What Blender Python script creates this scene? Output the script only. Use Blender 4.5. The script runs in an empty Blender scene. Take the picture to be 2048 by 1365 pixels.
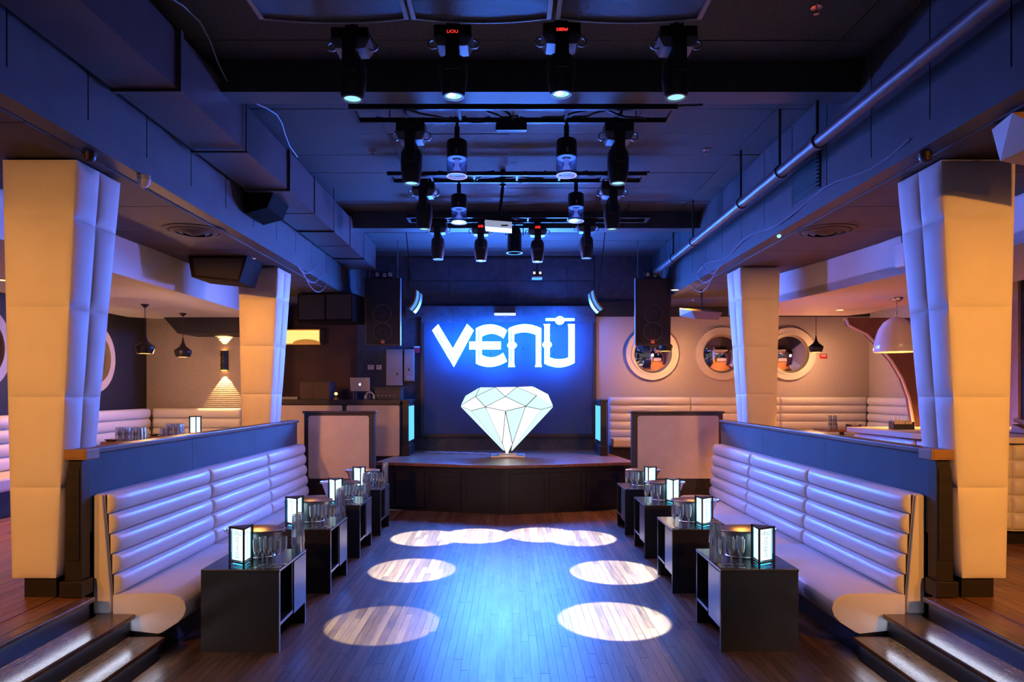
import bpy, bmesh, math, random
from mathutils import Vector, Matrix
from mathutils.geometry import tessellate_polygon
random.seed(7)
PI = math.pi
S = bpy.context.scene
COL = S.collection

# ------------------------------------------------------------------ camera
F, CX, CY, CAMZ = 1365.0, 1018.0, 782.0, 1.9      # focal length and vanishing point in px of the 2048x1365 frame
cam_d = bpy.data.cameras.new('camera')
cam_d.sensor_width = 36.0
cam_d.lens = 36.0 * F / 2048.0
cam_d.shift_x = (1024.0 - CX) / 2048.0
cam_d.shift_y = (CY - 682.5) / 2048.0
cam_d.clip_start = 0.05
cam = bpy.data.objects.new('camera', cam_d)
COL.objects.link(cam)
cam.location = (0, 0, CAMZ)
cam.rotation_euler = (PI / 2, 0, 0)
S.camera = cam

# ------------------------------------------------------------------ world, exposure
world = bpy.data.worlds.new('world')
S.world = world
world.use_nodes = True
world.node_tree.nodes['Background'].inputs[0].default_value = (0.85, 0.82, 0.90, 1)
world.node_tree.nodes['Background'].inputs[1].default_value = 0.10
vs = S.view_settings
vs.view_transform = 'Standard'
vs.look = 'None'
vs.gamma = 1.0
vs.use_curve_mapping = False
vs.exposure = 0.0
S.cycles.adaptive_threshold = 0.02
S.cycles.max_bounces = 7
S.cycles.diffuse_bounces = 3
S.cycles.glossy_bounces = 4
S.cycles.transmission_bounces = 6
S.cycles.transparent_max_bounces = 32
S.cycles.sample_clamp_indirect = 4.0
S.cycles.caustics_reflective = False
S.cycles.caustics_refractive = False

# light levels
SIGN_RGB = (11.0, 46.0, 235.0)       # neon letters, blue, overexposed to white
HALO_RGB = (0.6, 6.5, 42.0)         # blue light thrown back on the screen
WARM = (1.0, 0.37, 0.06)
WASH = 720.0                       # blue spots added at the two curved panels by the sign
BARREL = 36.0                      # lavender light of the clear barrel lamps
ENTRY = 950.0                       # warm downlights over the way in

def light(name, kind, loc, energy, color, target=None, parent=None, **kw):
    d = bpy.data.lights.new(name, kind)
    d.energy = energy
    d.color = color
    for k, v in kw.items():
        setattr(d, k, v)
    o = bpy.data.objects.new(name, d)
    COL.objects.link(o)
    o.location = loc
    if target is not None:
        o.rotation_euler = (Vector(target) - Vector(loc)).to_track_quat('-Z', 'Y').to_euler()
    return o

# ------------------------------------------------------------------ materials
MATS = {}
def mat(name, col, rough=0.5, metal=0.0, spec=0.5, coat=0.0, emit=None, estr=1.0, noise=None, bump=None, trans=0.0, sheen=0.0, ior=1.45):
    """procedural principled material; noise = (scale, amount, stretch), bump = (scale, strength)"""
    if name in MATS:
        return MATS[name]
    m = bpy.data.materials.new(name)
    m.use_nodes = True
    nt = m.node_tree
    b = nt.nodes['Principled BSDF']
    b.inputs['Base Color'].default_value = (*col, 1)
    b.inputs['Roughness'].default_value = rough
    b.inputs['Metallic'].default_value = metal
    b.inputs['Specular IOR Level'].default_value = spec
    b.inputs['Coat Weight'].default_value = coat
    b.inputs['Coat Roughness'].default_value = 0.2
    b.inputs['Transmission Weight'].default_value = trans
    b.inputs['IOR'].default_value = ior
    b.inputs['Sheen Weight'].default_value = sheen
    if emit is not None:
        b.inputs['Emission Color'].default_value = (*emit, 1)
        b.inputs['Emission Strength'].default_value = estr
    if noise or bump:
        tc = nt.nodes.new('ShaderNodeTexCoord')
        mp = nt.nodes.new('ShaderNodeMapping')
        nt.links.new(tc.outputs['Object'], mp.inputs['Vector'])
    if noise:
        sc, amt, stretch = noise
        mp.inputs['Scale'].default_value = stretch
        n = nt.nodes.new('ShaderNodeTexNoise')
        n.inputs['Scale'].default_value = sc
        n.inputs['Detail'].default_value = 4
        nt.links.new(mp.outputs['Vector'], n.inputs['Vector'])
        r = nt.nodes.new('ShaderNodeValToRGB')
        r.color_ramp.elements[0].position = 0.3
        r.color_ramp.elements[1].position = 0.7
        r.color_ramp.elements[0].color = (*[max(0, c * (1 - amt)) for c in col], 1)
        r.color_ramp.elements[1].color = (*[min(1, c * (1 + amt)) for c in col], 1)
        nt.links.new(n.outputs['Fac'], r.inputs['Fac'])
        nt.links.new(r.outputs['Color'], b.inputs['Base Color'])
    if bump:
        sc, st = bump
        n2 = nt.nodes.new('ShaderNodeTexNoise')
        n2.inputs['Scale'].default_value = sc
        n2.inputs['Detail'].default_value = 3
        nt.links.new(tc.outputs['Object'], n2.inputs['Vector'])
        bp = nt.nodes.new('ShaderNodeBump')
        bp.inputs['Strength'].default_value = st
        bp.inputs['Distance'].default_value = 0.01
        nt.links.new(n2.outputs['Fac'], bp.inputs['Height'])
        nt.links.new(bp.outputs['Normal'], b.inputs['Normal'])
    MATS[name] = m
    return m

def emis(name, rgb):
    if name in MATS:
        return MATS[name]
    m = bpy.data.materials.new(name)
    m.use_nodes = True
    nt = m.node_tree
    nt.nodes.remove(nt.nodes['Principled BSDF'])
    e = nt.nodes.new('ShaderNodeEmission')
    k = max(rgb)
    e.inputs['Color'].default_value = (rgb[0] / k, rgb[1] / k, rgb[2] / k, 1)
    e.inputs['Strength'].default_value = k
    nt.links.new(e.outputs[0], nt.nodes['Material Output'].inputs['Surface'])
    MATS[name] = m
    return m

def wood_mat(name, dark, light_, rough=0.28, stretch=(9, 0.7, 9), coat=0.3, per=0.5):
    """strip wood: grain along Y, tone varies per board (object random and island random)"""
    m = bpy.data.materials.new(name)
    m.use_nodes = True
    nt = m.node_tree
    b = nt.nodes['Principled BSDF']
    tc = nt.nodes.new('ShaderNodeTexCoord')
    oi = nt.nodes.new('ShaderNodeObjectInfo')
    ge = nt.nodes.new('ShaderNodeNewGeometry')
    mp = nt.nodes.new('ShaderNodeMapping')
    mp.inputs['Scale'].default_value = stretch
    nt.links.new(ge.outputs['Position'], mp.inputs['Vector'])
    n = nt.nodes.new('ShaderNodeTexNoise')
    n.inputs['Scale'].default_value = 5.0
    n.inputs['Detail'].default_value = 6
    n.inputs['Roughness'].default_value = 0.65
    nt.links.new(mp.outputs['Vector'], n.inputs['Vector'])
    add = nt.nodes.new('ShaderNodeMath'); add.operation = 'ADD'
    nt.links.new(oi.outputs['Random'], add.inputs[0])
    nt.links.new(ge.outputs['Random Per Island'], add.inputs[1])
    fr = nt.nodes.new('ShaderNodeMath'); fr.operation = 'FRACT'
    nt.links.new(add.outputs[0], fr.inputs[0])
    mx = nt.nodes.new('ShaderNodeMath'); mx.operation = 'MULTIPLY_ADD'
    nt.links.new(fr.outputs[0], mx.inputs[0]); mx.inputs[1].default_value = per
    nt.links.new(n.outputs['Fac'], mx.inputs[2])
    r = nt.nodes.new('ShaderNodeValToRGB')
    r.color_ramp.elements[0].position = 0.35; r.color_ramp.elements[0].color = (*dark, 1)
    r.color_ramp.elements[1].position = 1.05; r.color_ramp.elements[1].color = (*light_, 1)
    nt.links.new(mx.outputs[0], r.inputs['Fac'])
    nt.links.new(r.outputs['Color'], b.inputs['Base Color'])
    n2 = nt.nodes.new('ShaderNodeTexNoise')          # wear in the varnish
    n2.inputs['Scale'].default_value = 3.0; n2.inputs['Detail'].default_value = 2
    mp2 = nt.nodes.new('ShaderNodeMapping'); mp2.inputs['Scale'].default_value = (3.0, 0.5, 3.0)
    nt.links.new(ge.outputs['Position'], mp2.inputs['Vector'])
    nt.links.new(mp2.outputs['Vector'], n2.inputs['Vector'])
    rr = nt.nodes.new('ShaderNodeMapRange')
    rr.inputs['From Min'].default_value = 0.0; rr.inputs['From Max'].default_value = 1.0
    rr.inputs['To Min'].default_value = rough * 0.85; rr.inputs['To Max'].default_value = rough * 1.3
    nt.links.new(n2.outputs['Fac'], rr.inputs['Value'])
    nt.links.new(rr.outputs[0], b.inputs['Roughness'])
    b.inputs['Coat Weight'].default_value = coat
    b.inputs['Coat Roughness'].default_value = rough
    bp = nt.nodes.new('ShaderNodeBump'); bp.inputs['Strength'].default_value = 0.12; bp.inputs['Distance'].default_value = 0.004
    nt.links.new(n.outputs['Fac'], bp.inputs['Height']); nt.links.new(bp.outputs['Normal'], b.inputs['Normal'])
    MATS[name] = m
    return m

M_FLOOR = wood_mat('dance_floor_wood', (0.04, 0.015, 0.009), (0.28, 0.145, 0.08), 0.38, per=0.34)
M_UPFLOOR = wood_mat('platform_wood', (0.14, 0.055, 0.022), (0.55, 0.27, 0.12), 0.30, per=0.3)
M_TREAD = wood_mat('tread_oak', (0.05, 0.02, 0.009), (0.32, 0.16, 0.07), 0.22, stretch=(14, 1.5, 14), per=0.15)
M_STAGEWOOD = wood_mat('stage_wood', (0.10, 0.035, 0.022), (0.42, 0.19, 0.12), 0.34, stretch=(0.6, 16, 9), per=0.15)
M_LEATHER = mat('white_leather', (0.78, 0.76, 0.78), 0.36, spec=0.5, coat=0.08, bump=(160, 0.06))
M_PAD = mat('white_padded_vinyl', (0.80, 0.77, 0.76), 0.55, spec=0.3, noise=(3, 0.04, (1, 1, 1)))
M_CORE = mat('seam_shadow_cloth', (0.25, 0.2, 0.2), 0.8)
M_BLACK = mat('black_paint', (0.022, 0.022, 0.025), 0.55, noise=(6, 0.2, (1, 1, 1)))
M_BLACKWOOD = mat('black_stained_wood', (0.022, 0.018, 0.02), 0.4, noise=(4, 0.25, (1, 1, 8)))
M_DULL = mat('dull_black_paint', (0.010, 0.009, 0.010), 0.85, spec=0.05, noise=(5, 0.2, (1, 1, 1)))
M_STAGEBASE = mat('dark_navy_stage_paint', (0.008, 0.009, 0.022), 0.45, noise=(4, 0.2, (1, 1, 1)))
M_TABLE = mat('black_laminate', (0.018, 0.018, 0.020), 0.24, spec=0.6, noise=(8, 0.1, (1, 1, 1)))
M_TABLE_EDGE = mat('satin_laminate_edge', (0.36, 0.36, 0.38), 0.33, metal=0.9)
M_CEIL = mat('dark_ceiling_tile', (0.065, 0.065, 0.075), 0.75, noise=(40, 0.25, (1, 1, 1)), bump=(120, 0.4))
M_CEILGRID = mat('ceiling_grid_paint', (0.04, 0.04, 0.045), 0.6)
M_SOFFIT = mat('dark_brown_soffit', (0.075, 0.055, 0.055), 0.65, noise=(3, 0.2, (1, 1, 1)))
M_BEAM = mat('blue_black_beam_paint', (0.055, 0.06, 0.075), 0.5, noise=(5, 0.15, (1, 1, 1)))
M_DUCT = mat('duct_paint', (0.075, 0.065, 0.08), 0.4, noise=(4, 0.12, (1, 1, 1)))
M_WHITE = mat('white_plaster', (0.78, 0.76, 0.74), 0.7, noise=(2, 0.03, (1, 1, 1)))
M_SUEDE = mat('blue_suede_panel', (0.012, 0.042, 0.07), 0.75, sheen=0.3, noise=(3.5, 0.18, (1, 1, 1)), bump=(50, 0.15))
M_CAP = mat('cap_rail_wood', (0.11, 0.07, 0.06), 0.35, noise=(3, 0.3, (8, 0.6, 8)))
M_CAPLIGHT = mat('post_cap_wood', (0.30, 0.17, 0.08), 0.45, noise=(5, 0.15, (1, 1, 1)))
M_BEIGE = mat('beige_wallpaper', (0.46, 0.40, 0.40), 0.8, noise=(60, 0.16, (1, 1, 1)))
M_DARKWALL = mat('dark_navy_wall', (0.016, 0.016, 0.026), 0.6, noise=(3, 0.2, (1, 1, 1)))
M_BROWNWALL = mat('dark_brown_wall', (0.055, 0.022, 0.022), 0.6, noise=(2, 0.3, (1, 1, 1)))
M_STAGEWALL = mat('dark_stage_wall', (0.055, 0.07, 0.11), 0.75, noise=(8, 0.25, (1, 1, 1)), bump=(70, 0.3))
M_SCREEN = mat('navy_screen_cloth', (0.035, 0.06, 0.12), 0.7, noise=(2, 0.1, (1, 1, 1)))
M_LTPANEL = mat('pale_panel_fabric', (0.62, 0.55, 0.55), 0.8, noise=(6, 0.06, (1, 1, 1)))
M_CHROME = mat('chrome', (0.85, 0.85, 0.86), 0.10, metal=1.0)
M_STEEL = mat('brushed_steel', (0.78, 0.74, 0.74), 0.36, metal=1.0, noise=(5, 0.08, (20, 20, 1)))
def thin_glass(name, tint, rough, base, blend):
    m = bpy.data.materials.new(name); m.use_nodes = True
    nt = m.node_tree
    nt.nodes.remove(nt.nodes['Principled BSDF'])
    tr = nt.nodes.new('ShaderNodeBsdfTransparent'); tr.inputs['Color'].default_value = (*tint, 1)
    gl = nt.nodes.new('ShaderNodeBsdfGlossy'); gl.inputs['Roughness'].default_value = rough
    lw = nt.nodes.new('ShaderNodeLayerWeight'); lw.inputs['Blend'].default_value = blend
    ma = nt.nodes.new('ShaderNodeMath'); ma.operation = 'ADD'; ma.inputs[1].default_value = base; ma.use_clamp = True
    nt.links.new(lw.outputs['Facing'], ma.inputs[0])
    mx = nt.nodes.new('ShaderNodeMixShader')
    nt.links.new(ma.outputs[0], mx.inputs['Fac']); nt.links.new(tr.outputs[0], mx.inputs[1]); nt.links.new(gl.outputs[0], mx.inputs[2])
    nt.links.new(mx.outputs[0], nt.nodes['Material Output'].inputs['Surface'])
    MATS[name] = m
    return m
M_GLASS = thin_glass('clear_glass', (0.94, 0.97, 0.99), 0.2, 0.20, 0.35)
M_ACRYL = thin_glass('clear_acrylic', (0.85, 0.9, 1.0), 0.1, 0.04, 0.2)
M_FIX = mat('black_fixture_plastic', (0.02, 0.02, 0.023), 0.42, noise=(9, 0.1, (1, 1, 1)))
M_FIXGREY = mat('grey_fixture_metal', (0.20, 0.21, 0.25), 0.38, metal=0.5)
M_GRILLE = mat('black_speaker_grille', (0.018, 0.02, 0.026), 0.6, bump=(400, 0.6))
M_MESHPANEL = mat('perforated_grille', (0.03, 0.033, 0.05), 0.5, bump=(300, 0.8))
M_COPPER = mat('copper_reflector', (0.85, 0.50, 0.40), 0.22, metal=1.0)
M_PINKGLASS = mat('pink_lens_disc', (0.75, 0.6, 0.75), 0.15, metal=0.7)
M_MIRROR = mat('mirror_glass', (0.90, 0.88, 0.86), 0.02, metal=1.0)
M_MIRFRAME = mat('cream_mirror_frame', (0.64, 0.56, 0.52), 0.5, noise=(3, 0.05, (1, 1, 1)))
M_BRASS = mat('brass_inside', (0.9, 0.55, 0.18), 0.3, metal=1.0)
M_PENDANT = mat('black_spun_brass', (0.025, 0.02, 0.025), 0.35, metal=0.4)
M_DOME = mat('white_gloss_shade', (0.72, 0.70, 0.68), 0.15, coat=0.6)
M_RUBBER = mat('black_cable_rubber', (0.02, 0.02, 0.022), 0.45)
M_BLUELIT_WIRE = mat('blue_lit_wire', (0.22, 0.27, 0.4), 0.4)  # blue light on the wires put into their colour
M_SILVER = mat('silver_laptop_lid', (0.62, 0.58, 0.60), 0.4, metal=0.4)
M_GREYBOX = mat('grey_enamel_steel', (0.36, 0.33, 0.32), 0.5, noise=(5, 0.05, (1, 1, 1)))
M_REDPLASTIC = mat('red_plastic', (0.5, 0.03, 0.05), 0.4)
M_WHITEPLASTIC = mat('white_plastic', (0.75, 0.72, 0.70), 0.4)
M_ORANGELOGO = mat('orange_logo', (0.9, 0.16, 0.06), 0.5)
M_PHONE = mat('beige_phone_plastic', (0.36, 0.25, 0.19), 0.4)
M_BARTOP = mat('white_stone_bar_top', (0.80, 0.77, 0.74), 0.25, noise=(3, 0.04, (1, 1, 1)))
M_ARCH = mat('brown_arch_paint', (0.13, 0.065, 0.06), 0.5, noise=(3, 0.1, (1, 1, 1)))
M_RISER = mat('black_rubber_riser', (0.012, 0.012, 0.018), 0.35, spec=0.3)
M_INK = mat('teal_print', (0.05, 0.30, 0.33), 0.6)
M_NAPKIN = mat('paper_napkin', (0.8, 0.7, 0.55), 0.8)

E_SIGN = emis('neon_letter_face', SIGN_RGB)
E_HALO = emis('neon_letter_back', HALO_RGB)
E_MENU = emis('menu_backlight', (1.25, 1.75, 1.9))
E_MENUEDGE = emis('menu_edge_light', (0.08, 0.95, 1.5))
E_PYLON = emis('cyan_led_panel', (0.16, 0.78, 1.6))
E_LENS = emis('lens_glow', (0.42, 0.95, 1.15))
E_LENSHOT = emis('lens_hot', (14, 15, 18))
E_RED = emis('red_led_digits', (2.2, 0.06, 0.05))
E_WARMDISC = emis('warm_bulb', (9.0, 3.6, 0.55))
E_WARMLED = emis('warm_downlight', (7.0, 3.6, 1.0))
E_STEP = emis('step_led_strip', (13.0, 14.0, 18.0))
E_SHADE = emis('amber_box_shade', (1.7, 0.92, 0.27))
E_APPLE = emis('laptop_logo_glow', (1.2, 1.2, 1.3))

# ------------------------------------------------------------------ mesh building
class MB:
    def __init__(s, o=(0, 0, 0)):
        s.v = []; s.f = []; s.o = Vector(o)
    def add(s, vs_, fs):
        k = len(s.v)
        s.v += [tuple(Vector(p) - s.o) for p in vs_]
        s.f += [tuple(i + k for i in f) for f in fs]
        return s
    def box(s, x0, x1, y0, y1, z0, z1):
        x0, x1 = sorted((x0, x1)); y0, y1 = sorted((y0, y1)); z0, z1 = sorted((z0, z1))
        return s.add([(x0, y0, z0), (x1, y0, z0), (x1, y1, z0), (x0, y1, z0), (x0, y0, z1), (x1, y0, z1), (x1, y1, z1), (x0, y1, z1)],
                     [(3, 2, 1, 0), (4, 5, 6, 7), (0, 1, 5, 4), (1, 2, 6, 5), (2, 3, 7, 6), (3, 0, 4, 7)])
    def hexa(s, lo, hi):
        """lo, hi: four corners each, same order counter-clockwise from above"""
        return s.add(list(lo) + list(hi), [(3, 2, 1, 0), (4, 5, 6, 7), (0, 1, 5, 4), (1, 2, 6, 5), (2, 3, 7, 6), (3, 0, 4, 7)])
    def cyl(s, p0, p1, r0, r1=None, n=12, caps=True):
        r1 = r0 if r1 is None else r1
        p0 = Vector(p0); p1 = Vector(p1)
        d = (p1 - p0).normalized()
        a = d.orthogonal().normalized(); b = d.cross(a)
        vs_ = []
        for p, r in ((p0, r0), (p1, r1)):
            vs_ += [p + (a * math.cos(2 * PI * i / n) + b * math.sin(2 * PI * i / n)) * r for i in range(n)]
        fs = [(i, (i + 1) % n, n + (i + 1) % n, n + i) for i in range(n)]
        if caps:
            fs += [tuple(reversed(range(n))), tuple(range(n, 2 * n))]
        return s.add(vs_, fs)
    def lathe(s, prof, c=(0, 0, 0), n=16, sx=1.0, sy=1.0, a0=0.0):
        """prof: list of (r, z) from one end to the other, around Z at c"""
        vs_ = []; fs = []
        for r, z in prof:
            for i in range(n):
                a = a0 + 2 * PI * i / n
                vs_.append((c[0] + r * math.cos(a) * sx, c[1] + r * math.sin(a) * sy, c[2] + z))
        for j in range(len(prof) - 1):
            for i in range(n):
                fs.append((j * n + i, j * n + (i + 1) % n, (j + 1) * n + (i + 1) % n, (j + 1) * n + i))
        return s.add(vs_, fs)
    def tube(s, pts, r, n=6):
        pts = [Vector(p) for p in pts]
        vs_ = []; fs = []
        for j, p in enumerate(pts):
            d = (pts[min(j + 1, len(pts) - 1)] - pts[max(j - 1, 0)])
            d = d.normalized() if d.length > 1e-9 else Vector((0, 0, 1))
            up = Vector((0, 0, 1)) if abs(d.z) < 0.95 else Vector((1, 0, 0))
            a = d.cross(up).normalized(); b = d.cross(a)
            vs_ += [p + (a * math.cos(2 * PI * i / n) + b * math.sin(2 * PI * i / n)) * r for i in range(n)]
        for j in range(len(pts) - 1):
            fs += [(j * n + i, j * n + (i + 1) % n, (j + 1) * n + (i + 1) % n, (j + 1) * n + i) for i in range(n)]
        fs += [tuple(reversed(range(n))), tuple(range((len(pts) - 1) * n, len(pts) * n))]
        return s.add(vs_, fs)
    def prism(s, poly, a, b, axis='y'):
        """poly: 2-D outline; axis y -> (x, z) outline from y=a to y=b; axis z -> (x, y); axis x -> (y, z)"""
        def P(u, v, w):
            return (u, w, v) if axis == 'y' else ((u, v, w) if axis == 'z' else (w, u, v))
        n = len(poly)
        vs_ = [P(u, v, a) for u, v in poly] + [P(u, v, b) for u, v in poly]
        tri = tessellate_polygon([[Vector((u, v, 0)) for u, v in poly]])
        fs = [tuple(t) for t in tri] + [tuple(i + n for i in reversed(t)) for t in tri]
        fs += [(i, (i + 1) % n, n + (i + 1) % n, n + i) for i in range(n)]
        return s.add(vs_, fs)
    def ring(s, c, r0, r1, d, axis='y', n=32):
        """flat ring with thickness d along axis"""
        vs_ = []
        for k in range(n):
            a = 2 * PI * k / n
            for r, w in ((r0, 0), (r1, 0), (r1, d), (r0, d)):
                u, v = r * math.cos(a), r * math.sin(a)
                vs_.append((c[0] + u, c[1] + w, c[2] + v) if axis == 'y' else ((c[0] + w, c[1] + u, c[2] + v) if axis == 'x' else (c[0] + u, c[1] + v, c[2] + w)))
        fs = []
        for k in range(n):
            m = (k + 1) % n
            for q in range(4):
                fs.append((k * 4 + q, m * 4 + q, m * 4 + (q + 1) % 4, k * 4 + (q + 1) % 4))
        return s.add(vs_, fs)
    def mesh(s, name, material, smooth=False, bevel=0.0, segs=2):
        me = bpy.data.meshes.new(name)
        me.from_pydata(s.v, [], s.f)
        bm = bmesh.new(); bm.from_mesh(me)
        bmesh.ops.recalc_face_normals(bm, faces=bm.faces)
        if bevel > 0:
            es = [e for e in bm.edges if len(e.link_faces) == 2 and e.calc_face_angle(0) > 0.6]
            bmesh.ops.bevel(bm, geom=es, offset=bevel, segments=segs, affect='EDGES', profile=0.5, clamp_overlap=True)
        for f in bm.faces:
            f.smooth = smooth
        if smooth:
            for e in bm.edges:
                if len(e.link_faces) == 2 and e.calc_face_angle(0) > 0.75:
                    e.smooth = False
        bm.to_mesh(me); bm.free()
        if isinstance(material, str):
            material = MATS[material]
        me.materials.append(material)
        return me
    def obj(s, name, material, parent=None, smooth=False, bevel=0.0, segs=2, label=None):
        o = bpy.data.objects.new(name, s.mesh(name, material, smooth, bevel, segs))
        COL.objects.link(o)
        if parent is not None:
            o.parent = parent
        else:
            o.location = s.o
        if label:
            o['label'] = label
        return o

def link(name, me, parent=None, loc=(0, 0, 0), rot=(0, 0, 0), scale=(1, 1, 1)):
    o = bpy.data.objects.new(name, me)
    COL.objects.link(o)
    o.parent = parent
    o.location = loc; o.rotation_euler = rot; o.scale = scale
    return o

def thing(name, label, cat, loc=(0, 0, 0), rotz=0, group=None):
    o = bpy.data.objects.new(name, None)
    COL.objects.link(o)
    o.empty_display_size = 0.1
    o.location = loc; o.rotation_euler = (0, 0, rotz)
    return tag(o, label, cat, group)

def tag(o, label, cat, group=None):
    o['label'] = label; o['category'] = cat
    if group:
        o['group'] = group
    return o

def struct(o, label=None):
    o['kind'] = 'structure'
    if label:
        o['label'] = label
    return o

def kids(o):
    return [c for c in COL.objects if c.parent == o]

def dup(root, loc, rotz=0, label=None, group=None, tree=None):
    """copy a thing, its parts and their sub-parts (meshes shared)"""
    r = root.copy(); COL.objects.link(r)
    r.location = loc; r.rotation_euler = (0, 0, rotz)
    if label:
        r['label'] = label
    if group:
        r['group'] = group
    for ch in (tree or kids(root)):
        c = ch.copy(); COL.objects.link(c); c.parent = r
        for g in kids(ch):
            d = g.copy(); COL.objects.link(d); d.parent = c
    return r

def px(x, y, Y):
    """point at depth Y seen at pixel (x, y)"""
    return Vector(((x - CX) * Y / F, Y, CAMZ - (y - CY) * Y / F))

def text_mesh(s, size, name='lettering', extrude=0.0):
    cu = bpy.data.curves.new(name, 'FONT')
    cu.body = s; cu.size = size; cu.extrude = extrude
    cu.align_x = 'CENTER'; cu.align_y = 'CENTER'
    o = bpy.data.objects.new('tmp_text', cu); COL.objects.link(o)
    dg = bpy.context.evaluated_depsgraph_get()
    me = bpy.data.meshes.new_from_object(o.evaluated_get(dg))
    bpy.data.objects.remove(o); bpy.data.curves.remove(cu)
    me.name = name
    return me

UP = 0.48          # raised side floors
SOF = 3.50         # underside of the dark side soffits
CEIL = 4.48        # ceiling over the dance floor
LOWC = 3.10        # white lowered ceilings of the lounges
YB = 13.05         # stage back wall
SIDE = {-1: 'DJ booth side', 1: 'bar side'}

# ================================================================== STRUCTURE
# ---- dance floor: slab plus strip boards
floor = struct(MB().box(-2.95, 2.95, -4, 10.9, -0.12, -0.007).obj('floor', M_FLOOR), 'dark red-brown strip wood dance floor')
BW, BL = 0.06, 1.3
plank_me = [MB().box(-BW / 2 + 0.0009, BW / 2 - 0.0009, -BL / 2 + 0.001, BL / 2 - 0.001, -0.0068, 0.0).mesh('board', M_FLOOR) for _ in range(1)]
spots = []
for i in range(81):
    x = -2.43 + BW * i + BW / 2
    if x > 2.43:
        break
    off = random.uniform(0, BL)
    k = 0
    while True:
        yc = 3.6 - off + BL * (k + 0.5)
        k += 1
        if yc + BL / 2 < 4.2:
            continue
        if yc - BL / 2 > 10.3:
            break
        spots.append((yc, x))
spots.sort()
for yc, x in spots[:290]:
    link('board', plank_me[0], floor, (x, yc, random.uniform(-0.0005, 0.0004)))
mb = MB()
for yc, x in spots[290:]:
    y1 = min(yc + BL / 2, 10.85)
    if yc - BL / 2 < y1 - 0.05:
        mb.box(x - BW / 2 + 0.0009, x + BW / 2 - 0.0009, yc - BL / 2 + 0.001, y1 - 0.001, -0.0068, random.uniform(-0.0005, 0.0004))
o = mb.obj('far_boards', M_FLOOR, floor); o['kind'] = 'stuff'

# ---- raised side floors
UBW = 0.085
up_me = MB().box(-UBW / 2 + 0.001, UBW / 2 - 0.001, -0.649, 0.649, -0.006, 0.0).mesh('board', M_UPFLOOR)
for sd, nm in ((-1, 'floor_left'), (1, 'floor_right')):
    X = lambda a: sd * a
    o = MB()
    o.box(X(2.944), X(7.2), -4, 4.74, 0.0, UP - 0.007)
    o.box(X(3.05), X(7.2), 4.74, 13.0, 0.0, UP - 0.007)
    o.box(X(2.0), X(3.05), 10.95, 13.0, 0.0, UP - 0.007)
    fl = struct(o.obj(nm, M_UPFLOOR), 'raised warm brown wood floor on the ' + SIDE[sd])
    for i in range(31):
        x = 2.945 + UBW * (i + 0.5)
        off = random.uniform(0, 1.3)
        for k in range(5):
            yc = 2.9 - off + 1.3 * (k + 0.5)
            if yc + 0.65 > 4.64 and x < 3.10:
                continue
            if yc > 7.2 or yc + 0.65 < 3.3:
                continue
            link('board', up_me, fl, (X(x), yc, UP + random.uniform(-0.0005, 0.0003)))

# ---- ceiling over the dance floor: slab, tiles, cross beams
ceil = struct(MB().box(-2.9, 2.9, -4, YB + 0.1, CEIL + 0.012, CEIL + 0.15).obj('ceiling', M_CEILGRID), 'dark tiled ceiling over the dance floor')
TX, TY = 1.22, 0.61
tile_me = {}
for j in range(-6, 11):
    yc = 6.85 + TY * (j + 0.5)
    for xa, xb in ((-2.75, -2.44), (-2.44, -1.22), (-1.22, 0), (0, 1.22), (1.22, 2.44), (2.44, 2.75)):
        w = round(xb - xa, 3)
        ya, yb = yc - TY / 2, min(yc + TY / 2, YB - 0.01)
        key = (w, round(yb - ya, 2))
        if yb - ya < 0.08:
            continue
        if key not in tile_me:
            tile_me[key] = MB().box(-w / 2 + 0.005, w / 2 - 0.005, -(yb - ya) / 2 + 0.005, (yb - ya) / 2 - 0.005, 0, 0.013).mesh('ceiling_tile', M_CEIL)
        link('ceiling_tile', tile_me[key], ceil, ((xa + xb) / 2, (ya + yb) / 2, CEIL + random.uniform(-0.004, 0.002)))
for nm, y0, y1 in (('trim_1', 5.33, 5.55), ('trim_2', 9.8, 10.05)):
    struct(MB().box(-2.74, 2.74, y0, y1, 4.235, CEIL - 0.006).obj(nm, M_BEAM), 'dark painted cross beam under the tiled ceiling')

# ---- side soffits, their inner faces and panel seams, white bulkheads and lowered ceilings
for sd, tagn in ((-1, 'left'), (1, 'right')):
    X = lambda a: sd * a
    wall = struct(MB().box(X(2.75), X(2.86), -4, YB, SOF, CEIL + 0.1).obj('wall_upper_' + tagn, M_BEAM), 'dark fascia above the soffit on the ' + SIDE[sd])
    for k in range(14):     # sheet panels of the fascia
        ya = 3.0 + k * 0.72
        MB().box(X(2.738), X(2.751), ya + 0.006, ya + 0.714, SOF + 0.16, CEIL - 0.02).obj('fascia_panel', M_BEAM, wall)
    MB().box(X(2.715), X(2.751), 1.0, YB - 0.02, SOF - 0.004, SOF + 0.15).obj('bottom_flange', M_BEAM, wall)
    so = struct(MB().box(X(2.86), X(4.3), -4, YB, SOF, SOF + 0.1).obj('ceiling_soffit_' + tagn, M_SOFFIT), 'dark brown soffit above the columns on the ' + SIDE[sd])
    for k in range(9):      # soffit boards
        ya = 2.2 + k * 0.92
        MB().box(X(2.87), X(3.99), ya + 0.004, ya + 0.914, SOF - 0.012, SOF + 0.001).obj('soffit_board', M_SOFFIT, so)
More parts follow.
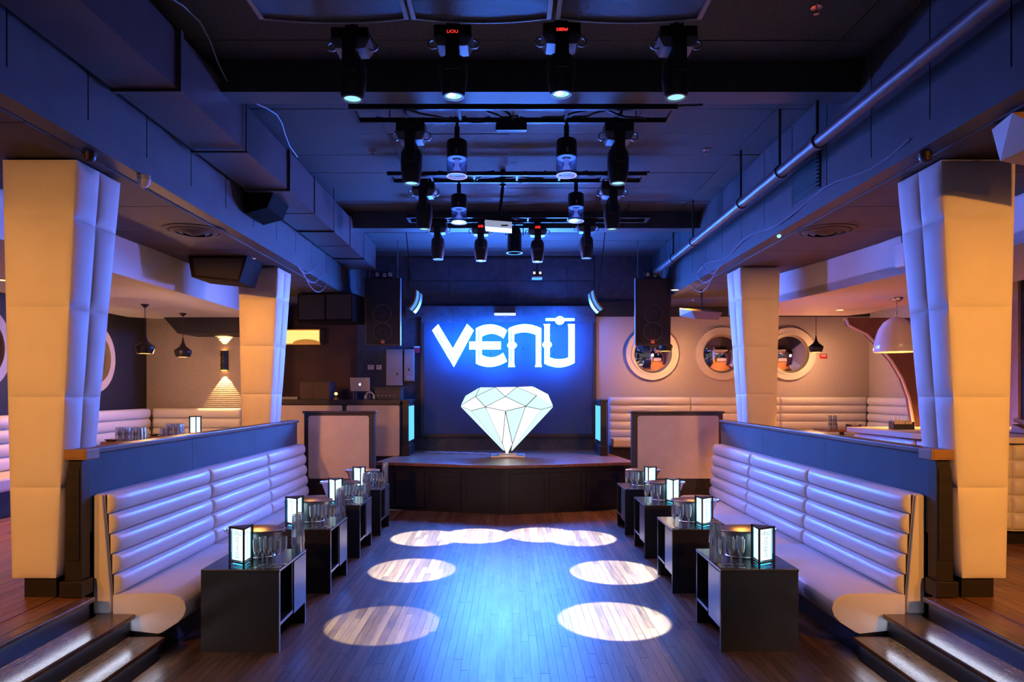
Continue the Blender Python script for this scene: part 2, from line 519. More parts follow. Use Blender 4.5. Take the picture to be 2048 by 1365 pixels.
# left bulkhead and lowered ceiling
struct(MB().box(-4.12, -4.02, -4, 11.35, LOWC, SOF + 0.02).obj('wall_bulkhead_left', M_WHITE), 'white bulkhead band behind the columns on the DJ booth side')
struct(MB().prism([(-4.11, -4), (-4.11, 11.35), (-5.9, 11.35), (-6.2, 11.1), (-6.2, -4)], LOWC - 0.0, LOWC + 0.1, 'z').obj('ceiling_left', M_WHITE), 'white lowered ceiling of the lounge on the DJ booth side')
# right bulkhead bends inwards towards the stage
bk = [(4.25, -4), (4.16, 5.6), (4.04, 6.95), (3.86, 8.3), (3.64, 9.36), (3.5, 10.9)]
struct(MB().prism(bk + [(x + 0.1, y) for x, y in reversed(bk)], LOWC, SOF + 0.02, 'z').obj('wall_bulkhead_right', M_WHITE), 'white bulkhead band behind the columns on the bar side')
struct(MB().prism(bk + [(5.4, 10.9), (5.56, 10.6), (5.56, -4)], LOWC - 0.001, LOWC + 0.1, 'z').obj('ceiling_right', M_WHITE), 'white lowered ceiling of the lounge on the bar side')
# black upper ceilings around the lowered ones
struct(MB().box(-7.3, -4.3, -4, YB + 0.1, SOF + 0.05, SOF + 0.2).obj('ceiling_upper_left', M_BLACK))
struct(MB().box(4.3, 7.3, -4, YB + 0.1, SOF + 0.05, SOF + 0.2).obj('ceiling_upper_right', M_BLACK))

# ---- walls
wb = struct(MB().box(-2.9, 1.64, YB, YB + 0.1, 0, CEIL + 0.1).obj('wall_back', M_STAGEWALL), 'dark blue wall behind the stage')
for i, (x0, x1, z0, z1) in enumerate(((-1.9, -1.15, 4.0, 4.43), (-1.14, -0.07, 4.0, 4.43), (-0.06, 1.1, 4.0, 4.43), (1.11, 1.62, 4.0, 4.43),
                                       (-1.9, -1.15, 3.56, 3.99), (-1.14, -0.07, 3.56, 3.99), (-0.06, 1.1, 3.56, 3.99), (1.11, 1.62, 3.56, 3.99))):
    MB().box(x0, x1, YB - 0.02, YB + 0.001, z0, z1).obj('acoustic_tile', M_STAGEWALL, wb)
struct(MB().box(-1.95, 1.62, YB - 0.16, YB - 0.001, 3.30, 3.50).obj('trim_3', M_STAGEWALL), 'dark header over the stage screen')
struct(MB().box(1.64, 2.9, 13.02, YB + 0.1, SOF + 0.1, CEIL + 0.1).obj('wall_back_upper', M_STAGEWALL), 'dark wall above the beige lounge wall')
struct(MB().box(-4.7, -2.9, YB, YB + 0.1, 0, SOF + 0.1).obj('wall_back_booth', M_BROWNWALL), 'dark red-brown wall behind the DJ booth')
struct(MB().box(-6.35, -4.55, 11.86, 11.96, UP, SOF + 0.1).obj('wall_back_left', M_BEIGE), 'beige ribbed wall behind the corner banquette')
struct(MB().box(-4.65, -4.55, 11.96, YB, UP, SOF + 0.1).obj('wall_return_left', M_BROWNWALL))
struct(MB().box(-6.45, -6.3, -4, 11.96, UP, SOF + 0.1).obj('wall_left', M_DARKWALL), 'dark navy side wall with round mirrors')
struct(MB().box(1.64, 7.0, 13.0, 13.1, UP, 3.31).obj('wall_back_right', M_BEIGE), 'beige speckled wall with three round mirrors')
struct(MB().box(1.64, 7.0, 12.97, 13.1, 3.31, SOF + 0.1).obj('trim_4', M_BLACK), 'black band above the beige wall')
struct(MB().box(6.86, 6.96, 9.2, 13.0, UP, SOF + 0.1).obj('wall_right', M_BEIGE), 'beige side wall by the bar')
struct(MB().box(6.9, 7.0, -4, 9.2, UP, SOF + 0.1).obj('wall_right_bar', M_DARKWALL), 'black wall behind the bar')
# ribs of the beige wall on the left
ribs = MB()
zz = UP + 0.9
while zz < SOF - 0.45:
    ribs.box(-6.28, -4.56, 11.845, 11.861, zz, zz + 0.022)
    zz += 0.034
o = ribs.obj('wall_ribs', M_BEIGE, bpy.data.objects['wall_back_left']); o['kind'] = 'stuff'

# ================================================================== STAGE
ST = 0.765
stage = thing('stage', 'low black stage with wood top and angled front below the neon sign', 'stage', (0, 10.6, 0))
O = (0, 10.6, 0)
top = [(-2.13, 10.86), (-0.07, 10.33), (2.02, 10.86), (1.73, 13.03), (-1.878, 13.03), (-1.878, 11.80), (-2.0, 11.80)]
MB(O).prism(top, ST - 0.05, ST, 'z').obj('stage_top', M_STAGEWOOD, stage, bevel=0.008)
base = [(-1.95, 10.93), (-0.07, 10.45), (1.86, 10.93), (1.7, 13.03), (-1.86, 13.03), (-1.86, 11.78), (-1.93, 11.78)]
MB(O).prism(base, 0, ST - 0.05, 'z').obj('stage_base', M_STAGEBASE, stage)
def stage_frame(a, b, t0, t1):
    """raised frame of an access panel on the front between fractions t0 and t1"""
    a = Vector((*a, 0)); b = Vector((*b, 0)); d = b - a
    n = Vector((d.y, -d.x, 0)).normalized()
    if n.y > 0:
        n = -n
    def bar(u0, u1, z0, z1):
        p, q = a + d * u0, a + d * u1
        m = MB(O)
        m.hexa([p + n * 0.001 + Vector((0, 0, z0)), p + n * 0.022 + Vector((0, 0, z0)), q + n * 0.022 + Vector((0, 0, z0)), q + n * 0.001 + Vector((0, 0, z0))],
               [p + n * 0.001 + Vector((0, 0, z1)), p + n * 0.022 + Vector((0, 0, z1)), q + n * 0.022 + Vector((0, 0, z1)), q + n * 0.001 + Vector((0, 0, z1))])
        return m
    w = 0.022
    for u0, u1, z0, z1 in ((t0, t0 + w, 0.06, 0.62), (t1 - w, t1, 0.06, 0.62), (t0 + w, t1 - w, 0.57, 0.62), (t0 + w, t1 - w, 0.06, 0.11)):
        bar(u0, u1, z0, z1).obj('panel_frame', M_STAGEBASE, stage)
for a, b in ((base[0], base[1]), (base[2], base[1])):
    for t0, t1 in ((0.04, 0.33), (0.35, 0.64), (0.66, 0.96)):
        stage_frame(a, b, t0, t1)

# ---- screen behind the sign
scr = thing('projection_screen', 'large dark navy screen on the stage wall behind the neon sign', 'screen', (0, 13.0, 1.06))
O = (0, 13.0, 1.06)
MB(O).box(-1.62, 1.60, 12.99, 13.03, 1.08, 3.28).obj('cloth', M_SCREEN, scr)
for x0, x1, z0, z1 in ((-1.68, -1.62, 1.02, 3.30), (1.60, 1.66, 1.02, 3.30), (-1.62, 1.60, 1.02, 1.08)):
    MB(O).box(x0, x1, 12.97, 13.04, z0, z1).obj('frame', M_BLACKWOOD, scr)
MB(O).box(-1.66, 1.64, 12.9, 13.03, 3.20, 3.30).obj('roller_case', M_STAGEWALL, scr)

# ---- neon sign
SY = 12.72
def sgn(zx, zy):
    p = px(850 + 0.15625 * zx, 620 + 0.15625 * zy, SY)
    return (p.x, p.z)
def arc(x0, y0, xm, ym, x1, y1, n=8):
    """points of a parabola through three points, end points included"""
    out = []
    for i in range(n + 1):
        t = i / n
        x = (1 - t) * x0 + t * x1
        l0 = (x - xm) * (x - x1) / ((x0 - xm) * (x0 - x1))
        lm = (x - x0) * (x - x1) / ((xm - x0) * (xm - x1))
        l1 = (x - x0) * (x - xm) / ((x1 - x0) * (x1 - xm))
        out.append((x, l0 * y0 + lm * ym + l1 * y1))
    return out
def ell(cx, cy, rx, ry, n=16):
    return [(cx + rx * math.cos(2 * PI * i / n), cy + ry * math.sin(2 * PI * i / n)) for i in range(n)]
L_V = [(95, 265), (170, 190), (358, 500), (540, 185), (622, 265), (370, 730)]
L_E = arc(655, 240, 850, 190, 1050, 265) + arc(1005, 365, 868, 306, 727, 345) + [(727, 410), (970, 410), (970, 507), (727, 507)] + \
      arc(727, 580, 870, 611, 1000, 555) + arc(1050, 660, 870, 728, 655, 690) + [(655, 507), (568, 507), (568, 410), (655, 410)]
L_N = arc(1070, 240, 1285, 188, 1487, 240) + [(1485, 690), (1495, 732), (1410, 732), (1420, 690)] + arc(1420, 320, 1280, 287, 1140, 312) + \
      [(1140, 412), (1165, 430), (1176, 455), (1165, 480), (1140, 497), (1140, 690), (1150, 733), (1065, 733), (1072, 690), (1072, 488), (1055, 470), (1053, 450), (1072, 425)]
L_U = [(1520, 185), (1600, 185), (1595, 215), (1595, 408), (1616, 428), (1622, 450), (1612, 472), (1595, 490)] + arc(1595, 612, 1718, 636, 1837, 612) + \
      [(1837, 215), (1830, 185), (1912, 185), (1912, 680)] + arc(1911, 680, 1715, 737, 1530, 690) + [(1530, 488), (1510, 470), (1502, 446), (1512, 425), (1530, 408), (1530, 215)]
L_BAR = [(1545, 113), (1910, 113), (1910, 140), (1545, 140)]
L_BALL = ell(1725, 138, 58, 52)
c0 = sgn(1000, 460)
sign = thing('neon_sign', 'glowing white and blue neon sign reading VENU with a dot and bar', 'sign', (c0[0], SY, c0[1]))
O = (c0[0], SY, c0[1])
for nm, poly in (('letter_v', L_V), ('letter_e', L_E), ('letter_n', L_N), ('letter_u', L_U), ('accent_bar', L_BAR), ('accent_dot', L_BALL)):
    pts = [sgn(*p) for p in poly]
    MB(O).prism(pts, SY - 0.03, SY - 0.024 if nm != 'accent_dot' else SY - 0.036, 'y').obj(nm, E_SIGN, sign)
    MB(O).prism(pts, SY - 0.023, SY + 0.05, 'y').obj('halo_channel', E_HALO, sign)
for ax, ay, bx, by in ((145, 290, 230, 430), (275, 505, 360, 655), (688, 255, 688, 408), (688, 508, 688, 650), (1105, 262, 1105, 420), (1105, 495, 1105, 655), (1553, 235, 1553, 405), (1553, 495, 1553, 660)):
    a = sgn(ax, ay); b = sgn(bx, by)
    MB(O).cyl((a[0], SY - 0.032, a[1]), (b[0], SY - 0.034, b[1]), 0.010, n=6).obj('tube_slit', mat('slit_blue', (0.03, 0.03, 0.2), 0.6), sign)
for x, z in ((-1.05, 2.75), (-0.35, 2.6), (0.27, 2.7), (0.84, 2.6)):
    MB(O).cyl((x, SY + 0.05, z), (x, 12.988, z), 0.008, n=6).obj('standoff', M_RUBBER, sign)
for x in (-1.05, 0.9):
    MB(O).cyl((x, SY + 0.01, 2.98), (x, SY, 3.4), 0.004, n=5).obj('hanger_wire', M_RUBBER, sign)

# ---- faceted LED diamond
DY = 11.75
def dia(zx, zy):
    return px(900 + 0.13188 * zx, 750 + 0.13188 * zy, DY)
def D3(zx, zy):
    """front surface point: bulges towards the dance floor"""
    u = min(1, abs(zx - 862) / 705.0)
    if zy > 500:
        t = max(0.0, (1190 - zy) / 690.0)
        w = max(0.02, t)
        d = 0.42 * math.sqrt(max(0, w * w - u * u)) if w > u else 0
        d *= 0.9
    else:
        t = (500 - zy) / 320.0
        d = 0.40 * math.sqrt(max(0, 1 - u * u)) * (1 - 0.55 * t)
    p = dia(zx, zy)
    return Vector((p.x, DY - d, p.z))
base_c = dia(880, 1250)
dmd = thing('led_diamond', 'large glowing white faceted diamond standing on a plate on the stage', 'diamond', (base_c.x, DY, ST))
O = (base_c.x, DY, ST)
A, B, Cc, Dd = (460, 190), (690, 190), (1010, 185), (1250, 175)
Q, Pp, Sx, Rr = (240, 320), (160, 475), (1485, 295), (1568, 480)
E_, F_, G_ = (395, 330), (842, 330), (1305, 315)
H_, I_ = (548, 482), (1140, 472)
J_, K_, L_ = (335, 540), (843, 543), (1370, 522)
T0, T1, T2 = (840, 1180), (880, 1190), (915, 1180)
facets = [((B, Cc, F_), 0), ((E_, B, F_, H_), 1), ((Cc, G_, I_, F_), 1), ((A, B, E_), 3), ((Cc, Dd, G_), 2), ((Q, A, E_, Pp), 3), ((Dd, Sx, Rr, G_), 0),
          ((Pp, E_, H_, J_), 2), ((F_, I_, K_, H_), 2), ((G_, Rr, L_, I_), 3), ((Pp, J_, T0), 3), ((J_, H_, T0), 1), ((H_, K_, (795, 1040)), 0),
          ((H_, (795, 1040), T0), 0), ((K_, (945, 1045), T1, T0, (795, 1040)), 0), ((K_, I_, (945, 1045)), 1), ((I_, T2, (945, 1045)), 2), ((I_, L_, T2), 2), ((L_, Rr, T2), 3)]
tones = [(0.93, 0.98, 1.0), (0.62, 0.98, 0.95), (0.98, 0.95, 1.0), (0.70, 1.0, 1.0)]
EF = [emis('diamond_facet_%d' % i, tuple(1.7 * c for c in t)) for i, t in enumerate(tones)]
EF[1] = emis('diamond_facet_mint', (0.76, 1.1, 1.08)); EF[3] = emis('diamond_facet_aqua', (0.78, 1.2, 1.25))
for poly, k in facets:
    ps = [D3(*p) for p in poly]
    c = sum(ps, Vector()) / len(ps)
    g = 0.006                     # half width of the dark seams between the facets
    ins = []
    n = len(ps)
    for i, p in enumerate(ps):
        e0 = (ps[i - 1] - p).normalized(); e1 = (ps[(i + 1) % n] - p).normalized()
        bis = e0 + e1
        if bis.length < 0.05:
            bis = c - p
        bis.normalize()
        sn = max(0.12, math.sqrt(max(0.0, (1 - e0.dot(e1)) / 2)))
        ins.append(p + bis * min(g / sn, (c - p).length * 0.45))
    nrm = (ins[1] - ins[0]).cross(ins[2] - ins[0]).normalized()
    if nrm.y > 0:
        nrm = -nrm
    m = MB(O)
    m.add([p + nrm * 0.006 for p in ins] + [p - nrm * 0.004 for p in ins],
          [tuple(range(n)), tuple(range(2 * n - 1, n - 1, -1))] + [(i, (i + 1) % n, n + (i + 1) % n, n + i) for i in range(n)])
    m.obj('facet', EF[k], dmd)
outl = [Q, A, B, Cc, Dd, Sx, Rr, (1560, 500), T2, T1, T0, (165, 500), Pp]
m = MB(O)
allp = {}
fs = []
for poly, k in facets:
    idx = []
    for p in poly:
        if p not in allp:
            allp[p] = len(allp)
        idx.append(allp[p])
    fs.append(tuple(idx))
m.add([D3(*p) for p in allp], fs)
m.obj('facet_backing', mat('diamond_seam', (0.03, 0.05, 0.09), 0.5), dmd)
pts = [(dia(*p).x, dia(*p).z) for p in outl]
cxm = sum(p[0] for p in pts) / len(pts); czm = sum(p[1] for p in pts) / len(pts)
MB(O).prism([(cxm + (x - cxm) * 0.97, czm + (z - czm) * 0.97) for x, z in pts], DY + 0.01, DY + 0.14, 'y').obj('back_shell', M_BLACK, dmd)
bx0, bx1 = px(982, 0, DY).x, px(1050, 0, DY).x
MB(O).box(bx0, bx1, DY - 0.28, DY + 0.2, ST + 0.001, ST + 0.035).obj('base_plate', M_STEEL, dmd, bevel=0.006)
MB(O).box(bx0 + 0.14, bx1 - 0.14, DY - 0.12, DY + 0.1, ST + 0.035, ST + 0.065).obj('clamp', M_STEEL, dmd, bevel=0.006)
for k in range(4):
    xx = base_c.x - 0.35 - k * 0.28
    tag(MB((xx, 12.2, ST)).tube([(xx + 0.25 - 0.1 * i + 0.04 * math.sin(i * 2 + k), 12.1 + 0.11 * k + 0.03 * math.sin(i * 1.7 + k), ST + 0.012 + 0.01 * (i % 2)) for i in range(7)], 0.009).obj('power_cable', M_BLUELIT_WIRE),
        'pale cable lying on the stage behind the diamond', 'cable', 'cables on the stage floor')

# ---- pylons with cyan light panels at the stage edges
for sd, xo, lab in ((-1, -1.755, 'black pylon with glowing cyan side panel beside the DJ booth'), (1, 1.60, 'black pylon with glowing cyan side panel beside the round-mirror lounge')):
    p = thing('light_pylon', lab, 'pylon', (xo, 12.2, ST))
    O = (xo, 12.2, ST)
    w = 0.10
    xa, xb = (xo - w, xo) if sd < 0 else (xo, xo + w)
    MB(O).box(xa, xb, 11.9, 12.6, ST + 0.17, 1.70).obj('body', M_BLACKWOOD, p)
    MB(O).box(xa - 0.02, xb + 0.02, 11.87, 12.63, 1.70, 1.745).obj('cap', M_BLACKWOOD, p, bevel=0.006)
    MB(O).box(xa - 0.02, xb + 0.02, 11.87, 12.63, ST, ST + 0.17).obj('plinth', M_BLACKWOOD, p, bevel=0.006)
    xi = xo - sd * 0.012
    MB(O).box(min(xo, xi), max(xo, xi), 11.96, 12.54, 1.02, 1.63).obj('light_panel', E_PYLON, p)

# ---- framed panels in front of the booth and lounge
def rrect(x0, x1, z0, z1, r, n=4):
    out = []
    for cx_, cz_, a0 in ((x1 - r, z1 - r, 0), (x0 + r, z1 - r, 90), (x0 + r, z0 + r, 180), (x1 - r, z0 + r, 270)):
        for i in range(n + 1):
            a = math.radians(a0 + 90 * i / n)
            out.append((cx_ + r * math.cos(a), cz_ + r * math.sin(a)))
    return out
YP = 9.82
for a, b, c, d, lab in ((608, 749, 617, 738, 'black framed screen panel with pale fabric in front of the DJ booth'), (1264, 1446, 1275, 1437, 'wide black framed screen panel with pale fabric beside the bar side bench')):
    x0, x1 = px(a, 0, YP).x, px(b, 0, YP).x
    q0, q1 = px(c, 0, YP).x, px(d, 0, YP).x
    t = thing('partition_panel', lab, 'panel', ((x0 + x1) / 2, YP + 0.06, 0))
    O = ((x0 + x1) / 2, YP + 0.06, 0)
    MB(O).box(x0, x1, YP, YP + 0.12, 0, 1.575).obj('frame', M_BLACKWOOD, t, bevel=0.006)
    MB(O).box(x0 - 0.02, x1 + 0.02, YP - 0.02, YP + 0.14, 1.575, 1.605).obj('top_rail', M_BLACKWOOD, t, bevel=0.006)
    MB(O).prism(rrect(q0, q1, 0.635, 1.54, 0.035), YP - 0.012, YP + 0.001, 'y').obj('fabric_panel', M_LTPANEL, t, bevel=0.004)

# ================================================================== COLUMNS
ZL = [0.622, 1.239, 1.856, 2.472, 3.079, 3.474]
def col_corner(z):
    """inner x, outer x (as distances from the room axis), front y offset, back y offset at height z"""
    t = (z - ZL[0]) / (ZL[-1] - ZL[0])
    return 3.088 - 0.141 * t, 3.385 + 0.065 * t, 0.0, 0.315 + 0.21 * t
def pad_panel(c00, c10, c01, c11, out, d=0.02, n=8, gap=0.004):
    """padded upholstery panel between four corners, pillowed towards 'out'"""
    c00, c10, c01, c11 = map(Vector, (c00, c10, c01, c11))
    vs_ = []; fs = []
    wu = (c10 - c00).length; wv = (c01 - c00).length
    us = [0, gap / wu, 0.03 / wu, 0.07 / wu] + [i / n for i in range(1, n) if 0.09 / wu < i / n < 1 - 0.09 / wu] + [1 - 0.07 / wu, 1 - 0.03 / wu, 1 - gap / wu, 1]
    vsx = [0, gap / wv, 0.03 / wv, 0.07 / wv] + [i / n for i in range(1, n) if 0.09 / wv < i / n < 1 - 0.09 / wv] + [1 - 0.07 / wv, 1 - 0.03 / wv, 1 - gap / wv, 1]
    def h(u, w):
        e = min(u, 1 - u) * w
        return 0.0 if e <= 0 else min(1.0, (e / 0.075)) ** 0.55
    for v in vsx:
        for u in us:
            p = c00 * (1 - u) * (1 - v) + c10 * u * (1 - v) + c01 * (1 - u) * v + c11 * u * v
            vs_.append(p + out * (d * h(u, wu) * h(v, wv)))
    k = len(us)
    for j in range(len(vsx) - 1):
        for i in range(k - 1):
            fs.append((j * k + i, j * k + i + 1, (j + 1) * k + i + 1, (j + 1) * k + i))
    return vs_, fs
protos = {}
for sd in (-1, 1):
    root = thing('padded_column', '', 'column', (sd * 3.22, 4.65, UP))
    O = (sd * 3.22, 4.65, UP)
    y0 = 4.65
    for r in range(5):
        za, zb = ZL[r], ZL[r + 1]
        ia, oa, fa, ba = col_corner(za); ib, ob, fb, bb = col_corner(zb)
        # front and back: one panel each; sides: two panels each
        faces = [((sd * oa, y0 + fa, za), (sd * ia, y0 + fa, za), (sd * ob, y0 + fb, zb), (sd * ib, y0 + fb, zb), Vector((0, -1, 0))),
                 ((sd * oa, y0 + ba, za), (sd * ia, y0 + ba, za), (sd * ob, y0 + bb, zb), (sd * ib, y0 + bb, zb), Vector((0, 1, 0)))]
        for h0, h1 in ((0, 0.5), (0.5, 1)):
            faces.append(((sd * ia, y0 + ba * h0, za), (sd * ia, y0 + ba * h1, za), (sd * ib, y0 + bb * h0, zb), (sd * ib, y0 + bb * h1, zb), Vector((-sd, 0, 0))))
            faces.append(((sd * oa, y0 + ba * h0, za), (sd * oa, y0 + ba * h1, za), (sd * ob, y0 + bb * h0, zb), (sd * ob, y0 + bb * h1, zb), Vector((sd, 0, 0))))
        for c in faces:
            v_, f_ = pad_panel(*c)
            me = MB(O).add(v_, f_).mesh('padded_panel', M_PAD, smooth=True)
            # panel normals follow 'out'
            if me.polygons[len(me.polygons) // 2].normal.dot(c[4]) < 0:
                me.flip_normals()
            link('padded_panel', me, root)
    lo, hi = col_corner(ZL[0]), col_corner(ZL[-1])
    def cc(q, z, e=0.004):
        a, b, f_, k_ = q
        pts = [(sd * (a + e), y0 + f_ + e, z), (sd * (b - e), y0 + f_ + e, z), (sd * (b - e), y0 + k_ - e, z), (sd * (a + e), y0 + k_ - e, z)]
        return pts
    MB(O).hexa(cc(lo, ZL[0]), cc(hi, ZL[-1])).obj('column_core', M_PAD, root)
    MB(O).box(sd * 3.11, sd * 3.33, y0 + 0.04, y0 + 0.27, UP, ZL[0] + 0.01).obj('plinth', M_BLACKWOOD, root)
    MB(O).box(sd * 3.0, sd * 3.4, y0 + 0.03, y0 + 0.45, ZL[-1] - 0.005, SOF - 0.013).obj('head_block', M_BLACK, root)
    root['label'] = 'white padded tapering column beside the steps on the ' + SIDE[sd]
    root['group'] = 'white padded columns'
    dup(root, (sd * 3.22, 8.70, UP), 0, 'white padded tapering column nearer the stage on the ' + SIDE[sd], 'white padded columns')

# ================================================================== BENCHES, PARTITION WALLS, STEPS
def roll_mesh(L, H, bulge, mat_, n=8, m=7, lean=0.0):
    """horizontal leather roll: along Y from 0 to L, up Z from 0 to H, bulging towards +X"""
    vs_ = []; fs = []
    us = [0, 0.004, 0.015, 0.04] + [0.04 + (L - 0.08) * i / n for i in range(1, n)] + [L - 0.04, L - 0.015, L - 0.004, L]
    for u in us:
        e = min(u, L - u)
        k = math.sqrt(max(0, 1 - (1 - min(1, e / 0.045)) ** 2))
        for j in range(m + 1):
            a = PI * j / m
            vs_.append((bulge * (0.15 + 0.85 * k) * math.sin(a) ** 0.75 if 0 < j < m else 0.0, u, H / 2 - H / 2 * math.cos(a) * (1.0) + 0))
    k = m + 1
    for i in range(len(us) - 1):
        for j in range(m):
            fs.append((i * k + j, i * k + j + 1, (i + 1) * k + j + 1, (i + 1) * k + j))
    fs += [tuple(range(m, -1, -1)), tuple(range((len(us) - 1) * k, len(us) * k))]
    return MB().add(vs_, fs).mesh('back_roll', mat_, smooth=True)

SEATZ, BACKZ = 0.445, 1.165
for sd in (-1, 1):
    secs = ((4.86, 6.46), (6.46, 8.0), (8.0, 9.46))
    b = thing('channel_back_bench', 'long white leather bench with five-roll channelled back on the ' + SIDE[sd], 'bench', (sd * 2.6, 7.15, 0))
    O = (sd * 2.6, 7.15, 0)
    X = lambda a: sd * a
    nroll = 5
    H = (BACKZ - SEATZ) / nroll
    for ya, yb in secs:
        me = roll_mesh(yb - ya - 0.008, H - 0.002, 0.055, M_LEATHER)
        for k in range(nroll):
            # back leans outwards slightly towards the top
            xf = 2.815 + 0.012 * k
            r = link('back_roll', me, b, (X(xf) - O[0], ya + 0.004 - O[1] if sd < 0 else yb - 0.004 - O[1], SEATZ + H * k), (0, 0, 0 if sd < 0 else PI))
        # seat cushion: profile rounded at the front, tucked in below
        prof = [(2.83, 0.20), (2.83, SEATZ), (2.60, SEATZ + 0.012), (2.42, SEATZ + 0.008), (2.355, SEATZ - 0.012), (2.312, SEATZ - 0.05), (2.300, SEATZ - 0.10), (2.315, SEATZ - 0.15), (2.36, SEATZ - 0.20), (2.47, 0.175), (2.50, 0.165)]
        m = MB(O)
        pts = [(X(a), z) for a, z in prof]
        m.prism(pts, ya + 0.002, yb - 0.002, 'y')
        m.obj('seat_cushion', M_LEATHER, b, smooth=True, bevel=0.008)
    # end panel, back board, base
    MB(O).prism([(X(2.945), 0.32), (X(2.945), BACKZ - 0.005), (X(2.885), BACKZ - 0.005), (X(2.825), SEATZ), (X(2.825), 0.32)], 4.835, 4.86, 'y').obj('end_panel', M_LEATHER, b, bevel=0.006)
    MB(O).prism([(X(2.945), 0.02), (X(2.945), BACKZ - 0.002), (X(2.88), BACKZ - 0.002), (X(2.822), SEATZ), (X(2.822), 0.02)], 4.862, 9.45, 'y').obj('back_board', M_LEATHER, b)
    MB(O).box(X(2.52), X(2.81), 4.9, 9.44, 0, 0.165).obj('kick_base', M_BLACKWOOD, b)

    # partition wall behind the bench
    w = thing('partition_wall', 'low blue suede partition wall with dark cap rail on the ' + SIDE[sd], 'wall', (X(3.0), 7.1, 0))
    O = (X(3.0), 7.1, 0)
    MB(O).box(X(2.962), X(3.045), 4.80, 9.50, 0, 1.455).obj('wall_core', M_BLACKWOOD, w)
    for ya, yb in ((4.805, 6.36), (6.364, 7.92), (7.924, 9.5)):
        MB(O).box(X(2.95), X(2.963), ya, yb, 0.9, 1.452).obj('suede_panel', M_SUEDE, w)
    MB(O).box(X(2.93), X(3.065), 4.80, 9.53, 1.455, 1.492).obj('cap_rail', M_CAP, w, bevel=0.006)
    MB(O).box(X(2.945), X(3.06), 4.70, 4.80, UP + 0.001, 1.425).obj('end_post', M_BLACKWOOD, w, bevel=0.004)
    MB(O).box(X(2.955), X(3.05), 4.688, 4.70, UP + 0.25, 1.36).obj('post_moulding', M_BLACKWOOD, w, bevel=0.004)
    MB(O).box(X(2.925), X(3.08), 4.67, 4.80, UP + 0.002, UP + 0.11).obj('post_base', M_BLACKWOOD, w, bevel=0.004)
    MB(O).box(X(2.885), X(3.05), 4.66, 4.81, 1.425, 1.497).obj('post_cap', M_CAPLIGHT, w, bevel=0.005)
    MB(O).box(X(2.90), X(3.035), 4.655, 4.661, 1.438, 1.484).obj('cap_inset', M_CAPLIGHT, w, bevel=0.002)

    # steps: treads run along Y, climbing outwards
    st = thing('lit_steps', 'lit wooden steps from dance floor to platform on the ' + SIDE[sd], 'stairs', (X(2.65), 2.4, 0))
    O = (X(2.65), 2.4, 0)
    YS0, YS1 = -1.5, 4.83
    rise = UP / 3
    nos = (2.43, 2.64, 2.845)
    for k in range(3):
        z1 = rise * (k + 1)
        xn = nos[k]
        xo_ = nos[k + 1] + 0.055 if k < 2 else xn + 0.12
        yend = YS1 if k < 2 else 4.70
        MB(O).box(X(xn), X(xo_ if k < 2 else 2.943), YS0, yend, z1 - 0.032, z1).obj('tread', M_TREAD, st, bevel=0.008)
        MB(O).box(X(xn + 0.045), X(xn + 0.065), YS0, yend, z1 - rise + 0.001, z1 - 0.033).obj('riser', M_RISER, st)
        MB(O).box(X(xn + 0.026), X(xn + 0.040), YS0, yend - 0.02, z1 - 0.039, z1 - 0.033).obj('led_strip', E_STEP, st)
    MB(O).box(X(2.5), X(2.88), YS0, YS1 - 0.05, 0.0, rise - 0.034).obj('carcass', M_BLACKWOOD, st)

# ================================================================== TABLES AND TABLEWARE
TZ = 0.60
def make_table(label, sd):
    t = thing('cube_table', label, 'table')
    hw, hd = 0.285, 0.325
    # local frame: aisle side is +X when sd < 0, mirrored otherwise
    s = 1 if sd < 0 else -1
    MB().box(-hw, hw, -hd, hd, TZ - 0.022, TZ).obj('table_top', M_TABLE, t, bevel=0.003)
    MB().box(-hw, hw - 0.004, -hd + 0.002, -hd + 0.024, 0, TZ - 0.0225).obj('end_panel', M_TABLE, t)
    MB().box(-hw, hw - 0.004, hd - 0.024, hd - 0.002, 0, TZ - 0.0225).obj('end_panel', M_TABLE, t)
    MB().box(s * -hw, s * (-hw + 0.02), -hd + 0.025, hd - 0.025, 0.02, TZ - 0.023).obj('back_panel', M_TABLE, t)
    MB().box(s * (-hw + 0.021), s * (hw - 0.006), -hd + 0.025, hd - 0.025, 0.185, 0.205).obj('shelf', M_TABLE, t)
    MB().box(s * (-hw + 0.021), s * (hw - 0.008), -0.011, 0.011, 0.206, TZ - 0.023).obj('divider', M_TABLE, t)
    MB().box(s * (hw - 0.012), s * hw, s * 0.02, s * (hd - 0.026), 0.17, TZ - 0.030).obj('door', mat('satin_grey_laminate', (0.20, 0.20, 0.22), 0.3, metal=0.6), t)
    for y0 in (-hd + 0.002, hd - 0.024):
        MB().box(s * (hw - 0.004), s * hw, y0, y0 + 0.022, 0, TZ - 0.0225).obj('edge_band', M_TABLE_EDGE, t)
    MB().box(s * (hw - 0.006), s * (hw - 0.002), s * (-hd + 0.026), s * -0.012, 0.184, 0.206).obj('edge_band', M_TABLE_EDGE, t)
    MB().box(s * hw, s * (hw + 0.002), -hd, hd, TZ - 0.018, TZ - 0.004).obj('edge_band', M_TABLE_EDGE, t)
    return t

